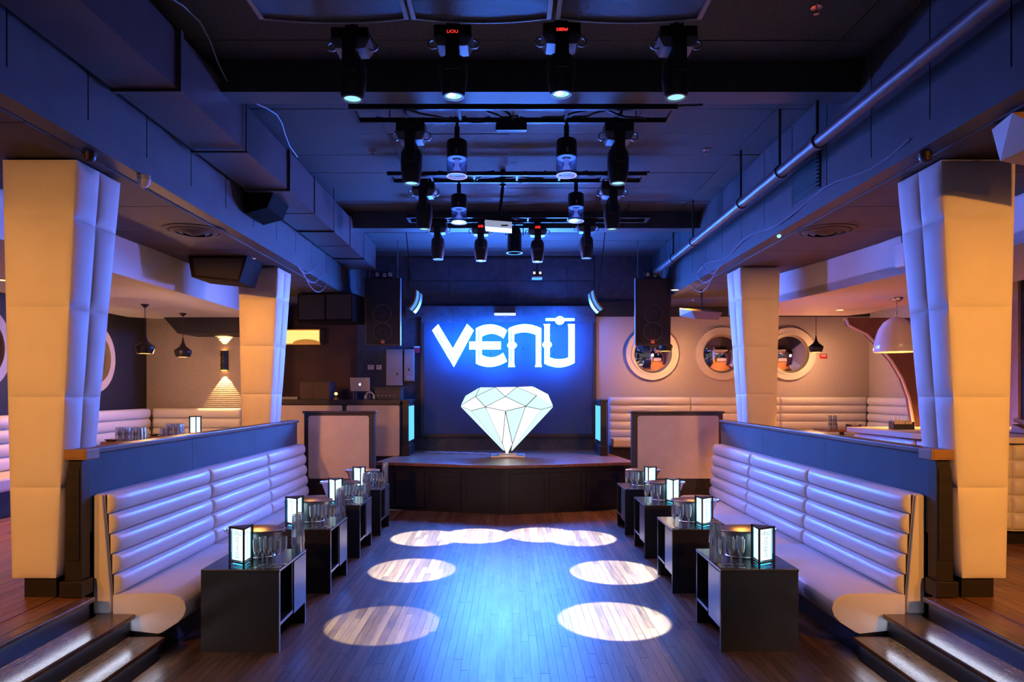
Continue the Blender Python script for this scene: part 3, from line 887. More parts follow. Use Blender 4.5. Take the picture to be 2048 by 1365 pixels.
# triangular menu lamp
word_me = text_mesh('VENU', 0.042)
word_me.materials.append(M_INK)
def make_menu():
    t = thing('menu_lamp', '', 'menu lamp')
    W, Hh = 0.165, 0.29
    R = W / math.sqrt(3)
    cs = [Vector((R * math.cos(math.radians(a)), R * math.sin(math.radians(a)), 0)) for a in (-90, 30, 150)]
    ZB = Vector((0, 0, 0.012))
    for c in cs:
        q = c * 0.96
        MB().box(q.x - 0.007, q.x + 0.007, q.y - 0.007, q.y + 0.007, 0.0, Hh).obj('post', M_FIX, t)
    for z0, z1 in ((0.024, 0.040), (Hh - 0.014, Hh)):
        o_ = [(p.x, p.y) for p in cs]
        if z1 == Hh:
            MB().prism(o_, z0, z1, 'z').obj('top_frame', M_FIX, t)
        else:
            for i in range(3):
                a, b = cs[i], cs[(i + 1) % 3]
                MB().cyl(a + Vector((0, 0, 0.032)), b + Vector((0, 0, 0.032)), 0.008, n=4).obj('bottom_rail', M_FIX, t)
    MB().prism([(p.x * 0.72, p.y * 0.72) for p in cs], 0.010, 0.018, 'z').obj('glow_base', E_MENUEDGE, t)
    for i in range(3):
        a, b = cs[i] * 0.80, cs[(i + 1) % 3] * 0.80
        d = (b - a); n_ = Vector((d.y, -d.x, 0)).normalized()
        if n_.dot(a + b) < 0:
            n_ = -n_
        z0, z1 = 0.045, Hh - 0.018
        aa, bb = a + d * 0.07, b - d * 0.07
        p = MB().hexa([aa + Vector((0, 0, z0)), bb + Vector((0, 0, z0)), bb - n_ * 0.003 + Vector((0, 0, z0)), aa - n_ * 0.003 + Vector((0, 0, z0))],
                      [aa + Vector((0, 0, z1)), bb + Vector((0, 0, z1)), bb - n_ * 0.003 + Vector((0, 0, z1)), aa - n_ * 0.003 + Vector((0, 0, z1))]).obj('menu_panel', E_MENU, t)
        for s0, s1 in ((0.0, 0.06), (0.94, 1.0)):
            u, v = a + d * s0, a + d * s1
            MB().hexa([u + Vector((0, 0, z0)), v + Vector((0, 0, z0)), v - n_ * 0.003 + Vector((0, 0, z0)), u - n_ * 0.003 + Vector((0, 0, z0))],
                      [u + Vector((0, 0, z1)), v + Vector((0, 0, z1)), v - n_ * 0.003 + Vector((0, 0, z1)), u - n_ * 0.003 + Vector((0, 0, z1))]).obj('edge_glow', E_MENUEDGE, t)
        mid = (a + b) / 2 + n_ * 0.0015
        ang = math.atan2(n_.y, n_.x) + PI / 2
        wme = link('venue_name', word_me, p, (mid.x, mid.y, z1 - 0.03), (PI / 2, 0, ang), (0.86, 1, 1))
        rng = random.Random(5 + i)
        m = MB()
        du = d.normalized()
        z = z1 - 0.062
        first = True
        while z > z0 + 0.012:
            wd = 0.022 if first else rng.uniform(0.012, 0.03)
            hgt = 0.0035 if first else 0.003
            u, v = mid - du * wd, mid + du * wd
            m.add([u + Vector((0, 0, z)), v + Vector((0, 0, z)), v + Vector((0, 0, z + hgt)), u + Vector((0, 0, z + hgt))], [(0, 1, 2, 3)])
            z -= 0.016 if first else rng.choice((0.0075, 0.0075, 0.012))
            first = False
        m.obj('menu_print', M_INK, p)['kind'] = 'stuff'
    return t

def make_bucket():
    t = thing('ice_bucket', '', 'ice bucket')
    prof = [(0.0, 0.004), (0.150, 0.004), (0.156, 0.03), (0.165, 0.06), (0.215, 0.195), (0.235, 0.212), (0.242, 0.217), (0.236, 0.220), (0.222, 0.207), (0.207, 0.19), (0.158, 0.06), (0.148, 0.012), (0.0, 0.010)]
    MB().lathe(prof, n=32, sy=0.62).obj('bucket_wall', M_STEEL, t, smooth=True)
    MB().lathe([(0.0, 0.0), (0.152, 0.0), (0.158, 0.008), (0.152, 0.014), (0.0, 0.014)], n=32, sy=0.62).obj('foot', M_STEEL, t, smooth=True)
    for s in (-1, 1):
        MB().cyl((s * 0.215, 0, 0.200), (s * 0.238, 0, 0.200), 0.012, n=10).obj('knob_handle', M_CHROME, t, smooth=True)
    return t

def make_flute():
    t = thing('champagne_flute', '', 'flute')
    bowl = [(0.006, 0.088), (0.016, 0.10), (0.024, 0.125), (0.0275, 0.16), (0.027, 0.212), (0.0255, 0.212), (0.026, 0.16), (0.0225, 0.127), (0.014, 0.104), (0.0, 0.097)]
    MB().lathe(bowl, n=14).obj('bowl', M_GLASS, t, smooth=True)
    MB().lathe([(0.0, 0.005), (0.006, 0.008), (0.0045, 0.02), (0.0075, 0.035), (0.005, 0.045), (0.0085, 0.058), (0.005, 0.07), (0.008, 0.082), (0.006, 0.0875), (0, 0.0878)], n=10).obj('stem', M_GLASS, t, smooth=True)
    MB().lathe([(0.0, 0.0), (0.030, 0.0), (0.031, 0.002), (0.012, 0.005), (0.0, 0.0055)], n=16).obj('foot', M_GLASS, t, smooth=True)
    return t

def make_tumbler():
    """upside-down ribbed tumbler"""
    prof = [(0.040, 0.0), (0.037, 0.06), (0.034, 0.105), (0.030, 0.112), (0.0, 0.112), (0.0, 0.098), (0.027, 0.098), (0.033, 0.06), (0.0375, 0.0), (0.040, 0.0)]
    o = MB().lathe(prof, n=10).obj('tumbler_glass', M_GLASS)
    return tag(o, '', 'glass')

ORD = ('first', 'second', 'third', 'fourth')
proto = {}
def put(kind, maker, loc, rot, label, group):
    if kind not in proto:
        o = maker()
        proto[kind] = (o, kids(o))
        o.location = loc; o.rotation_euler = (0, 0, rot); o['label'] = label; o['group'] = group
        return o
    return dup(proto[kind][0], loc, rot, label, group, tree=proto[kind][1])

tabs = {-1: ((-1.953, 4.955), (-1.955, 6.39), (-1.975, 7.74), (-1.965, 8.94)), 1: ((1.825, 4.965), (1.815, 6.39), (1.82, 7.72), (1.81, 8.97))}
lamp_rot = {-1: (29, 27, 12, 20), 1: (-31, -22, -11, -23)}
for sd in (-1, 1):
    tp = None
    for k, (xc, yf) in enumerate(tabs[sd]):
        yc = yf + 0.325
        where = '%s table from the steps, %s' % (ORD[k], SIDE[sd])
        lab = 'black cube side table, ' + ORD[k] + ' from the steps on the ' + SIDE[sd]
        if tp is None:
            tp = make_table(lab, sd); tk = kids(tp)
            tp['group'] = 'black cube tables'
            tp.location = (xc, yc, 0)
        else:
            dup(tp, (xc, yc, 0), 0, lab, 'black cube tables', tree=tk)
        lx = (-0.035 if sd < 0 else 0.06) + (0, -0.05, 0.01, 0.015)[k] * (1 if sd < 0 else 0.4)
        put('menu', make_menu, (xc + lx, yf + 0.125, TZ), math.radians(lamp_rot[sd][k]), 'glowing triangular menu lamp on the ' + where, 'glowing menu lamps')
        put('bucket', make_bucket, (xc - 0.04 if sd < 0 else xc + 0.035, yf + 0.40, TZ), 0, 'steel ice bucket on the ' + where, 'steel ice buckets')
        for q in range(6):
            fx = (0.10, 0.175, 0.25)[q % 3] if sd < 0 else (-0.255, -0.19, -0.12)[q % 3]
            fy = 0.055 + 0.075 * (q // 3) + random.uniform(-0.008, 0.008)
            if q // 3:
                fx += 0.02
            put('flute', make_flute, (xc + fx, yf + fy, TZ), random.uniform(0, 1), '%s %s champagne flute, %s' % (('steps-side row', 'stage-side row')[q // 3], ('bench end', 'middle', 'aisle end')[q % 3 if sd < 0 else 2 - q % 3], where), 'champagne flutes')
        if sd < 0 or k == 0:
            sp = ((0.243, 0.535), (0.243, 0.618)) if sd < 0 else ((-0.242, 0.30), (-0.252, 0.215))
            for si, (tx, ty) in enumerate(sp):
                for q in range(4):
                    put('tumbler', make_tumbler, (xc + tx + random.uniform(-0.002, 0.002), yf + ty - (0.02 if k else 0), TZ + 0.0005 + 0.064 * q), random.uniform(0, 1),
                        '%s tumbler, stack nearer the %s, on %s' % (('bottom', 'second', 'third', 'top')[q], ('steps', 'stage')[si if sd < 0 else 1 - si], where), 'stacked tumblers')

# ================================================================== CEILING EQUIPMENT
# ---- moving heads
def make_head(lit):
    """hangs down from z=0 (top of base) to about -0.52; yoke arms front and back"""
    t = thing('moving_head_light', '', 'stage light')
    MB().box(-0.045, -0.015, -0.03, 0.03, 0.0, 0.05).obj('clamp', M_FIX, t)
    MB().box(0.015, 0.045, -0.03, 0.03, 0.0, 0.05).obj('clamp', M_FIX, t)
    b = MB().box(-0.125, 0.125, -0.09, 0.09, -0.085, 0.0).obj('base', M_FIX, t, bevel=0.008)
    if not lit:
        for k in range(4):
            MB().box(-0.02 + 0.013 * k, -0.015 + 0.013 * k, -0.0915, -0.0895, -0.045, -0.038).obj('button', M_FIXGREY, b)
    for s in (-1, 1):
        MB().hexa([(s * 0.04, -0.075, -0.16), (s * 0.10, -0.075, -0.155), (s * 0.10, 0.075, -0.155), (s * 0.04, 0.075, -0.16)],
                  [(s * 0.05, -0.085, -0.086), (s * 0.135, -0.085, -0.086), (s * 0.135, 0.085, -0.086), (s * 0.05, 0.085, -0.086)]).obj('base_wing', M_FIXGREY, t)
        MB().ring((s * 0.138, -0.012, -0.105), 0.028, 0.038, 0.018, 'y', 14).obj('handle', M_FIXGREY, t)
    for y in (-0.120, 0.100):
        MB().hexa([(-0.045, y, -0.36), (0.045, y, -0.36), (0.045, y + 0.02, -0.36), (-0.045, y + 0.02, -0.36)],
                  [(-0.045, y, -0.10), (0.045, y, -0.10), (0.045, y + 0.02, -0.10), (-0.045, y + 0.02, -0.10)]).obj('yoke_arm', M_FIX, t, bevel=0.005)
    MB().box(-0.045, 0.045, -0.120, 0.120, -0.13, -0.086).obj('yoke_bridge', M_FIX, t, bevel=0.005)
    h = MB().lathe([(0, -0.20), (0.045, -0.20), (0.080, -0.225), (0.094, -0.265), (0.096, -0.37), (0.086, -0.45), (0.074, -0.51), (0.060, -0.515), (0.060, -0.495), (0, -0.495)], n=18).obj('head', M_FIX, t, smooth=True)
    MB().ring((0, 0, -0.519), 0.058, 0.071, 0.008, 'z', 20).obj('lens_ring', M_FIXGREY, h)
    MB().cyl((0, 0, -0.508), (0, 0, -0.498), 0.057, n=18).obj('lens', E_LENS, h)
    if lit:
        MB().cyl((-0.012, -0.01, -0.513), (-0.012, -0.01, -0.505), 0.026, n=12).obj('beam_core', E_LENSHOT, h)
    return t
def head_pos(x, ylens, Y, top_off=0.51):
    p = px(x, ylens, Y)
    return (p.x, Y, p.z + top_off)
heads = [
    # px lens x, px lens y, depth, lit, label
    (705, 197, 4.62, False, 'moving head light without red display in the front row on the DJ booth side'),
    (907, 192, 4.62, True, 'moving head light with red display reading LIOU in the front row'),
    (1122, 188, 4.62, True, 'moving head light with red display reading 100V in the front row'),
    (1352, 194, 4.62, False, 'moving head light without red display in the front row on the bar side'),
    (823, 366, 6.0, False, 'black moving head on the first lighting frame, DJ booth side'),
    (1236, 366, 6.0, False, 'black moving head on the first lighting frame, bar side'),
    (848, 458, 7.72, False, 'black moving head on the second lighting frame, DJ booth side'),
    (1224, 458, 7.72, False, 'black moving head on the second lighting frame, bar side'),
    (876, 518, 9.6, False, 'outer moving head on the third lighting frame, DJ booth side'),
    (962, 521, 9.6, True, 'bright moving head with red display on the third frame, DJ booth side'),
    (1075, 523, 9.6, True, 'bright moving head with red display on the third frame, bar side'),
    (1173, 516, 9.6, False, 'outer moving head on the third lighting frame, bar side')]
hp = {False: make_head(False), True: make_head(True)}
hk = {k: kids(v) for k, v in hp.items()}
used = {False: False, True: False}
HEADS = []
for i, (x, y, Y, lit, lab) in enumerate(heads):
    hs = 0.86 if Y < 5 else 1.0          # the front row has shorter bodies
    loc = head_pos(x, y, Y, 0.51 * hs)
    if not used[lit]:
        o = hp[lit]; used[lit] = True
        o.location = loc; o['label'] = lab; o['group'] = 'moving head lights'
    else:
        o = dup(hp[lit], loc, 0, lab, 'moving head lights', tree=hk[lit])
    o.scale = (1, 1, hs)
    HEADS.append(Vector(loc) + Vector((0, 0, 0.53 * (1 - hs))))
    bs = [c for c in kids(o) if c.name.startswith('base') and not c.name.startswith('base_wing')][0]
    if lit:
        me = text_mesh({1: 'LIOU', 2: '100V'}.get(i, '0-00'), 0.034)
        me.materials.append(E_RED)
        link('display_digits', me, bs, (0.0, -0.0915, -0.058 if Y < 5 else -0.045), (PI / 2, 0, 0))
    # drop pipe to the ceiling or frame
    ztop = {4.62: CEIL - 0.004, 6.0: 4.30, 7.72: 4.30, 9.6: 4.285}[Y]
    if ztop - loc[2] > 0.003:
        MB().cyl((0, 0, 0.0), (0, 0, (ztop - loc[2] - 0.001) / hs), 0.018, n=10).obj('drop_pipe', M_FIX, o)

# ---- lighting frames: flat ladders of steel channel hung below the ceiling
def lighting_frame(x0, x1, y0, y1, z, label):
    t = thing('lighting_frame', label, 'lighting frame', ((x0 + x1) / 2, (y0 + y1) / 2, z), group='lighting frames')
    O = ((x0 + x1) / 2, (y0 + y1) / 2, z)
    for y in (y0, y1):
        MB(O).box(x0, x1, y - 0.02, y + 0.02, z, z + 0.045).obj('rail', M_FIX, t, bevel=0.003)
    for x in (x0 + 0.02, x1 - 0.02):
        MB(O).box(x - 0.02, x + 0.02, y0 + 0.02, y1 - 0.02, z + 0.002, z + 0.043).obj('end_rail', M_FIX, t)
    for k in range(1, 6):
        x = x0 + (x1 - x0) * k / 6
        MB(O).box(x - 0.012, x + 0.012, y0 + 0.02, y1 - 0.02, z + 0.01, z + 0.035).obj('rung', M_FIX, t)
    for x in (x0 + 0.3, x1 - 0.3):
        for y in (y0, y1):
            MB(O).cyl((x, y, z + 0.044), (x, y, CEIL - 0.001), 0.006, n=6).obj('hanger_rod', M_FIX, t)
    return t
LF = []
LF.append(lighting_frame(-1.37, 1.44, 5.83, 6.12, 4.30, 'black lighting frame nearest the first cross beam'))
LF.append(lighting_frame(-1.36, 1.54, 7.62, 7.88, 4.30, 'black lighting frame carrying the projector pole'))
LF.append(lighting_frame(-1.42, 1.95, 9.42, 9.68, 4.285, 'black lighting frame under the second cross beam'))

# ---- cables looped along the frames
def loop(a, b, sag, n=10, wob=0.0, rng=random):
    a = Vector(a); b = Vector(b)
    ph = rng.uniform(0, 6)
    return [a.lerp(b, i / n) + Vector((wob * math.sin(ph + i * 1.9), wob * math.cos(ph + i * 1.3), -sag * 4 * (i / n) * (1 - i / n))) for i in range(n + 1)]
rng = random.Random(11)
for (xs, y0, y1, z, fr_) in (((-1.2, 1.25), 5.83, 6.12, 4.33, LF[0]), ((-1.2, 1.35), 7.62, 7.88, 4.33, LF[1]), ((-1.25, 1.7), 9.42, 9.68, 4.315, LF[2])):
    n = 16
    for k in range(n):
        xa = xs[0] + (xs[1] - xs[0]) * k / n + rng.uniform(-0.08, 0.08)
        xb = xa + rng.uniform(0.2, 0.65)
        ya, yb = rng.choice((y0, y1)), rng.choice((y0, y1))
        sag = rng.choice((0.015, 0.02, 0.03, 0.045))
        MB(fr_.location).tube(loop((xa, ya, z + 0.02), (xb, yb, z + 0.02), sag, 9, 0.014, rng), 0.010, 5).obj('cable', M_RUBBER, fr_, smooth=True)
tag(MB((0.02, 5.95, 4.24)).box(-0.12, 0.16, 6.1, 6.16, 4.235, 4.295).obj('power_strip', M_FIX, bevel=0.006), 'black power strip under the first lighting frame', 'power strip')
for a, b, s, lab in (((0.95, 4.40, CEIL - 0.008), (0.52, 4.40, CEIL - 0.008), 0.2, 'thin cable drooping between the front moving heads, bar side'), ((-0.2, 4.40, CEIL - 0.008), (0.2, 4.40, CEIL - 0.008), 0.2, 'thin cable drooping between the two lit front moving heads')):
    tag(MB(a).tube(loop(a, b, s), 0.006, 5).obj('power_cable', M_RUBBER, smooth=True), lab, 'cable')

# ---- acrylic beam lamps
def make_acrylic():
    t = thing('acrylic_barrel_light', '', 'stage light')
    MB().cyl((0, 0, 0.0), (0, 0, 0.12), 0.024, n=10).obj('stem', M_FIX, t)
    MB().lathe([(0, 0.0), (0.07, 0.0), (0.088, -0.012), (0.093, -0.035), (0.093, -0.165), (0.0, -0.165)], n=20).obj('housing', M_FIX, t, smooth=True)
    MB().lathe([(0.092, -0.166), (0.092, -0.325), (0.088, -0.325), (0.088, -0.166)], n=24).obj('acrylic_sleeve', M_ACRYL, t, smooth=True)
    MB().lathe([(0.026, -0.166), (0.03, -0.23), (0.05, -0.265), (0.078, -0.30), (0.07, -0.302), (0.0, -0.27)], n=18).obj('reflector', M_COPPER, t, smooth=True)
    MB().cyl((0, 0, -0.318), (0, 0, -0.308), 0.087, n=24).obj('lens_disc', M_PINKGLASS, t)
    MB().ring((0, 0, -0.329), 0.083, 0.0925, 0.005, 'z', 24).obj('rim', emis('blue_rim_glow', (0.5, 0.55, 1.3)), t)
    MB().ring((0, 0, -0.172), 0.045, 0.085, 0.005, 'z', 20).obj('led_ring', emis('blue_led_ring', (0.15, 0.4, 2.2)), t)
    MB().box(-0.009, 0.009, -0.096, -0.092, -0.145, -0.105).obj('badge', M_COPPER, t)
    return t
ap = None
for x, y, Y, z0, lab in ((914, 352, 6.12, 4.30, 'clear barrel light under the first lighting frame, DJ booth side'), (1133, 350, 6.12, 4.30, 'clear barrel light under the first lighting frame, bar side'),
                     (918, 445, 7.88, 4.30, 'clear barrel light under the second lighting frame, DJ booth side'), (1152, 442, 7.88, 4.30, 'clear barrel light under the second lighting frame, bar side')):
    p = px(x, y, Y)
    loc = (p.x, Y, p.z + 0.32)
    if ap is None:
        ap = make_acrylic(); ak = kids(ap); ap.location = loc; ap['label'] = lab; ap['group'] = 'clear barrel lights'; o = ap
    else:
        o = dup(ap, loc, 0, lab, 'clear barrel lights', tree=ak)
    light('barrel_lamp', 'SPOT', (loc[0], loc[1], loc[2] - 0.34), BARREL, (0.86, 0.62, 1.0), (loc[0], loc[1], 0), spot_size=math.radians(150), spot_blend=0.7, shadow_soft_size=0.08)
    if z0 - loc[2] - 0.12 > 0.01:
        MB().cyl((0, 0, 0.12), (0, 0, z0 - loc[2]), 0.014, n=8).obj('drop_pipe', M_FIX, o)

# ---- projector on a pole, small projector, par can
t = thing('projector', 'black projector with bright white underside hanging on a pole', 'projector', px(997, 450, 7.9))
O = px(997, 450, 7.9)
tilt = 0.03
MB(O).hexa([(O.x - 0.155, 7.85, O.z - 0.01), (O.x + 0.155, 7.85, O.z - 0.03), (O.x + 0.155, 8.15, O.z + 0.0), (O.x - 0.155, 8.15, O.z + 0.02)],
           [(O.x - 0.15, 7.86, O.z + 0.10), (O.x + 0.15, 7.86, O.z + 0.08), (O.x + 0.15, 8.15, O.z + 0.11), (O.x - 0.15, 8.15, O.z + 0.13)]).obj('body', M_FIX, t)
MB(O).hexa([(O.x - 0.155, 7.835, O.z - 0.035), (O.x + 0.155, 7.835, O.z - 0.06), (O.x + 0.155, 8.15, O.z - 0.04), (O.x - 0.155, 8.15, O.z - 0.015)],
           [(O.x - 0.155, 7.845, O.z + 0.045), (O.x + 0.155, 7.845, O.z + 0.02), (O.x + 0.155, 8.15, O.z + 0.0), (O.x - 0.155, 8.15, O.z + 0.02)]).obj('front_cover', mat('painted_lit_cover', (0.85, 0.85, 0.9), 0.3, emit=(0.6, 0.68, 1.0), estr=0.45), t)  # cover given a faint glow to imitate light on it
MB(O).box(O.x + 0.03, O.x + 0.11, 7.832, 7.84, O.z - 0.03, O.z - 0.015).obj('slot', M_FIX, t)
MB(O).cyl((O.x + 0.01, 8.0, O.z + 0.11), (O.x + 0.05, 7.98, CEIL - 0.18), 0.02, n=10).obj('pole', M_FIX, t)
MB(O).cyl((O.x + 0.05, 7.98, CEIL - 0.19), (O.x + 0.05, 7.98, CEIL - 0.006), 0.035, n=10).obj('mount', M_FIX, t)
t = thing('par_can', 'dark grey par can lamp between the two bright moving heads', 'stage light', px(1029, 470, 9.7))
O = px(1029, 470, 9.7)
MB(O).lathe([(0, 0.11), (0.05, 0.11), (0.085, 0.08), (0.09, 0.03), (0.10, 0.02), (0.104, -0.22), (0.118, -0.235), (0.118, -0.26), (0.10, -0.26), (0.095, -0.2), (0, -0.1)], O, n=18).obj('can', M_FIX, t, smooth=True)
MB(O).box(O.x - 0.13, O.x - 0.118, 9.68, 9.72, O.z - 0.02, O.z + 0.14).obj('yoke_arm', M_FIX, t)
MB(O).box(O.x + 0.118, O.x + 0.13, 9.68, 9.72, O.z - 0.02, O.z + 0.14).obj('yoke_arm', M_FIX, t)
MB(O).box(O.x - 0.13, O.x + 0.13, 9.68, 9.72, O.z + 0.14, O.z + 0.152).obj('yoke_bridge', M_FIX, t)
MB(O).cyl((O.x, 9.7, O.z + 0.15), (O.x, 9.7, CEIL - 0.25), 0.012, n=8).obj('drop_pipe', M_FIX, t)
t = thing('small_projector', 'small projector with white lamps hanging above the neon sign', 'projector', px(1074, 553, 11.6))
O = px(1074, 553, 11.6)
MB(O).box(O.x - 0.09, O.x + 0.09, 11.5, 11.75, O.z - 0.04, O.z + 0.075).obj('body', M_FIX, t, bevel=0.006)
MB(O).box(O.x - 0.08, O.x + 0.08, 11.492, 11.501, O.z - 0.035, O.z - 0.015).obj('white_strip', M_WHITEPLASTIC, t)
for s in (-1, 1):
    MB(O).box(O.x + s * 0.05 - 0.02, O.x + s * 0.05 + 0.02, 11.49, 11.501, O.z + 0.02, O.z + 0.06).obj('lamp_window', emis('cool_window', (0.9, 0.85, 1.0)), t)
MB(O).cyl((O.x, 11.6, O.z + 0.07), (O.x, 11.6, CEIL - 0.006), 0.014, n=8).obj('pole', M_FIX, t)
t = thing('stage_projector', 'flat white-edged projector mounted above the middle of the neon sign', 'projector', px(1010, 630, 12.8))
O = px(1010, 630, 12.8)
MB(O).box(O.x - 0.2, O.x + 0.2, 12.6, 12.88, O.z + 0.012, O.z + 0.14).obj('body', M_STAGEWALL, t, bevel=0.01)
MB(O).box(O.x - 0.2, O.x + 0.2, 12.595, 12.88, O.z - 0.008, O.z + 0.011).obj('white_base', emis('painted_lit_base', (0.8, 0.95, 1.5)), t)  # light on the base put in as its own glow
MB(O).ring((O.x + 0.005, 12.62, O.z - 0.03), 0.03, 0.036, 0.01, 'y', 16).obj('safety_loop', M_WHITEPLASTIC, t)

# ---- overhead grille panels at the top of the picture
for k, (xa, xb) in enumerate(((-1.52, -0.63), (-0.585, 0.245), (0.30, 1.17))):
    lab = ('dark mesh overhead speaker panel with pale edges, DJ booth end of three', 'dark mesh overhead speaker panel with pale edges, middle of three', 'dark mesh overhead speaker panel with pale edges, bar end of three')[k]
    t = thing('overhead_speaker', lab, 'speaker', ((xa + xb) / 2, 3.7, 4.2), group='overhead speaker panels')
    O = ((xa + xb) / 2, 3.7, 4.2)
    n = 8
    far = [(xa + (xb - xa) * i / n, 4.20 + 0.05 * (1 - (2 * i / n - 1) ** 2)) for i in range(n + 1)]
    MB(O).prism([(xa, 3.1)] + far + [(xb, 3.1)], 4.2, CEIL - 0.004, 'z').obj('cabinet', M_MESHPANEL, t)
    m = MB(O).tube([(x, y + 0.004, 4.197) for x, y in far], 0.008, 6)
    m.obj('front_edge', M_FIXGREY, t)
    for x in (xa, xb):
        MB(O).box(x - 0.014, x + 0.014, 3.1, 4.2, 4.185, 4.2).obj('side_edge', M_FIXGREY, t)

# ---- rectangular duct on the DJ booth side
t = thing('air_duct', 'long dark rectangular air duct under the ceiling on the DJ booth side', 'duct', (-2.47, 7.5, 3.95))
O = (-2.47, 7.5, 3.95)
segs = ((1.5, 4.65), (4.65, 6.96), (6.96, 7.85), (7.85, 9.6), (9.6, 11.45))
for i, (a, b) in enumerate(segs):
    e = 0.015 if i >= 2 else 0
    MB(O).box(-2.69, -2.25 + e, a + 0.004, b - 0.004, 3.95 - e, 4.34).obj('duct_section', M_DUCT, t)
for y in (4.65, 6.96, 7.85, 9.6):
    MB(O).box(-2.70, -2.225, y - 0.022, y + 0.022, 3.93, 4.355).obj('flange', M_DUCT, t, bevel=0.003)
for y in (5.8, 8.7, 10.5):
    for x in (-2.68, -2.235):
        MB(O).cyl((x, y, 3.93), (x, y, CEIL - 0.004), 0.006, n=6).obj('hanger_rod', M_FIX, t)
    MB(O).box(-2.7, -2.22, y - 0.015, y + 0.015, 3.92, 3.934).obj('hanger_strap', M_FIX, t)
t = thing('branch_duct', 'short dark branch duct between the big duct and the fascia', 'duct', (-2.6, 7.3, 3.8), group=None)
MB((-2.6, 7.3, 3.8)).hexa([(-2.70, 7.0, 3.72), (-2.48, 7.0, 3.78), (-2.48, 7.5, 3.78), (-2.70, 7.5, 3.72)], [(-2.70, 7.0, 3.93), (-2.42, 7.0, 3.93), (-2.42, 7.5, 3.93), (-2.70, 7.5, 3.93)]).obj('branch_body', M_DULL, t)
# ---- round pipe on the bar side
t = thing('ceiling_pipe', 'long round painted pipe under the ceiling on the bar side', 'pipe', (2.48, 7.5, 3.9))
O = (2.48, 7.5, 3.9)
MB(O).cyl((2.48, 2.5, 3.9), (2.48, 11.6, 3.9), 0.05, n=20).obj('pipe_run', M_DUCT, t, smooth=True)
for y in (5.49, 6.25, 7.3, 9.2, 10.3):
    MB(O).cyl((2.48, y - 0.03, 3.9), (2.48, y + 0.03, 3.9), 0.062, n=20).obj('coupling', M_DUCT, t, smooth=True)
    MB(O).cyl((2.48, y, 3.955), (2.48, y, CEIL - 0.004), 0.012, n=8).obj('hanger_rod', M_FIX, t)
# ---- louvre vent in the bar side fascia
t = thing('louvre_vent', 'black louvred vent in the fascia above the bar side columns', 'vent', (2.73, 6.27, 3.9))
O = (2.73, 6.27, 3.9)
MB(O).box(2.728, 2.737, 6.0, 6.54, 3.69, 4.12).obj('backing', M_FIX, t)
for k in range(12):
    z = 3.70 + k * 0.034
    MB(O).hexa([(2.700, 6.01, z), (2.728, 6.01, z + 0.004), (2.728, 6.53, z + 0.004), (2.700, 6.53, z)], [(2.700, 6.01, z + 0.005), (2.728, 6.01, z + 0.022), (2.728, 6.53, z + 0.022), (2.700, 6.53, z + 0.005)]).obj('slat', M_FIX, t)
# ---- wires along the soffit edges
def wire(pts, r, m, lab, group=None):
    o = MB(pts[0]).tube(pts, r, 5).obj('wire', m, smooth=True)
    return tag(o, lab, 'wire', group)
pts = [(2.70 + 0.015 * math.sin(i * 1.3), 4.6 + i * 0.25, SOF + 0.10 - 0.04 * math.sin(i * 0.9)) for i in range(22)]
wire(pts, 0.007, M_BLUELIT_WIRE, 'pale wire running along the fascia edge on the bar side')
pts = [Vector((-2.15 + 0.05 * math.sin(i * 0.9), 4.2 + i * 0.22, 4.36 + 0.05 * math.sin(i * 0.8))) for i in range(14)]
wire(pts, 0.006, M_BLUELIT_WIRE, 'pale wire snaking along the top of the air duct')
for sd in (-1, 1):
    base_ = Vector((sd * 2.72, 8.75, 3.50))
    wb_ = thing('wire_bundle', 'loose pale wires drooping by the far column top on the ' + SIDE[sd], 'wires', base_)
    for k in range(3):
        pts = loop(base_ + Vector((0, 0.1 * k, 0.02)), base_ + Vector((-sd * 0.05, 0.7 + 0.3 * k, 0.15 - 0.08 * k)), 0.12 + 0.05 * k)
        MB(base_).tube(pts, 0.006, 5).obj('wire_strand', M_BLUELIT_WIRE, wb_, smooth=True)

# ---- sprinklers, detector, cameras, diffusers, downlights, clip spots
def make_sprinkler():
    t = thing('sprinkler_head', '', 'sprinkler')
    MB().lathe([(0, 0.0), (0.04, 0.0), (0.038, -0.008), (0.0, -0.01)], n=16).obj('escutcheon', M_COPPER, t, smooth=True)
    MB().cyl((0, 0, -0.01), (0, 0, -0.045), 0.008, n=8).obj('nozzle', M_COPPER, t)
    MB().cyl((0, 0, -0.045), (0, 0, -0.05), 0.018, n=12).obj('deflector', M_COPPER, t)
    return t
sp = None
for x, y, lab in ((745, 300, 'small brass ceiling sprinkler on the DJ booth side'), (1412, 300, 'small brass ceiling sprinkler on the bar side'), (1633, 14, 'small brass sprinkler near the bar side pipe')):
    Y = (CEIL - 0.006 - CAMZ) * F / (CY - y)
    p = px(x, y, Y)
    loc = (p.x, Y, CEIL - 0.004)
    if sp is None:
        sp = make_sprinkler(); sk = kids(sp); sp.location = loc; sp['label'] = lab
    else:
        dup(sp, loc, 0, lab, tree=sk)
p = px(288, 356, 1.585 * F / (CY - 356))
t = thing('motion_detector', 'white domed motion detector under the DJ booth side soffit', 'detector', (p.x, p.y, SOF))
MB().lathe([(0, 0.0), (0.046, 0.0), (0.047, -0.02), (0.043, -0.05), (0.03, -0.078), (0.012, -0.09), (0, -0.092)], n=18).obj('dome', M_WHITEPLASTIC, t, smooth=True)
MB().cyl((0, 0, -0.022), (0, 0, -0.026), 0.0485, n=18).obj('seam_band', M_GREYBOX, t)
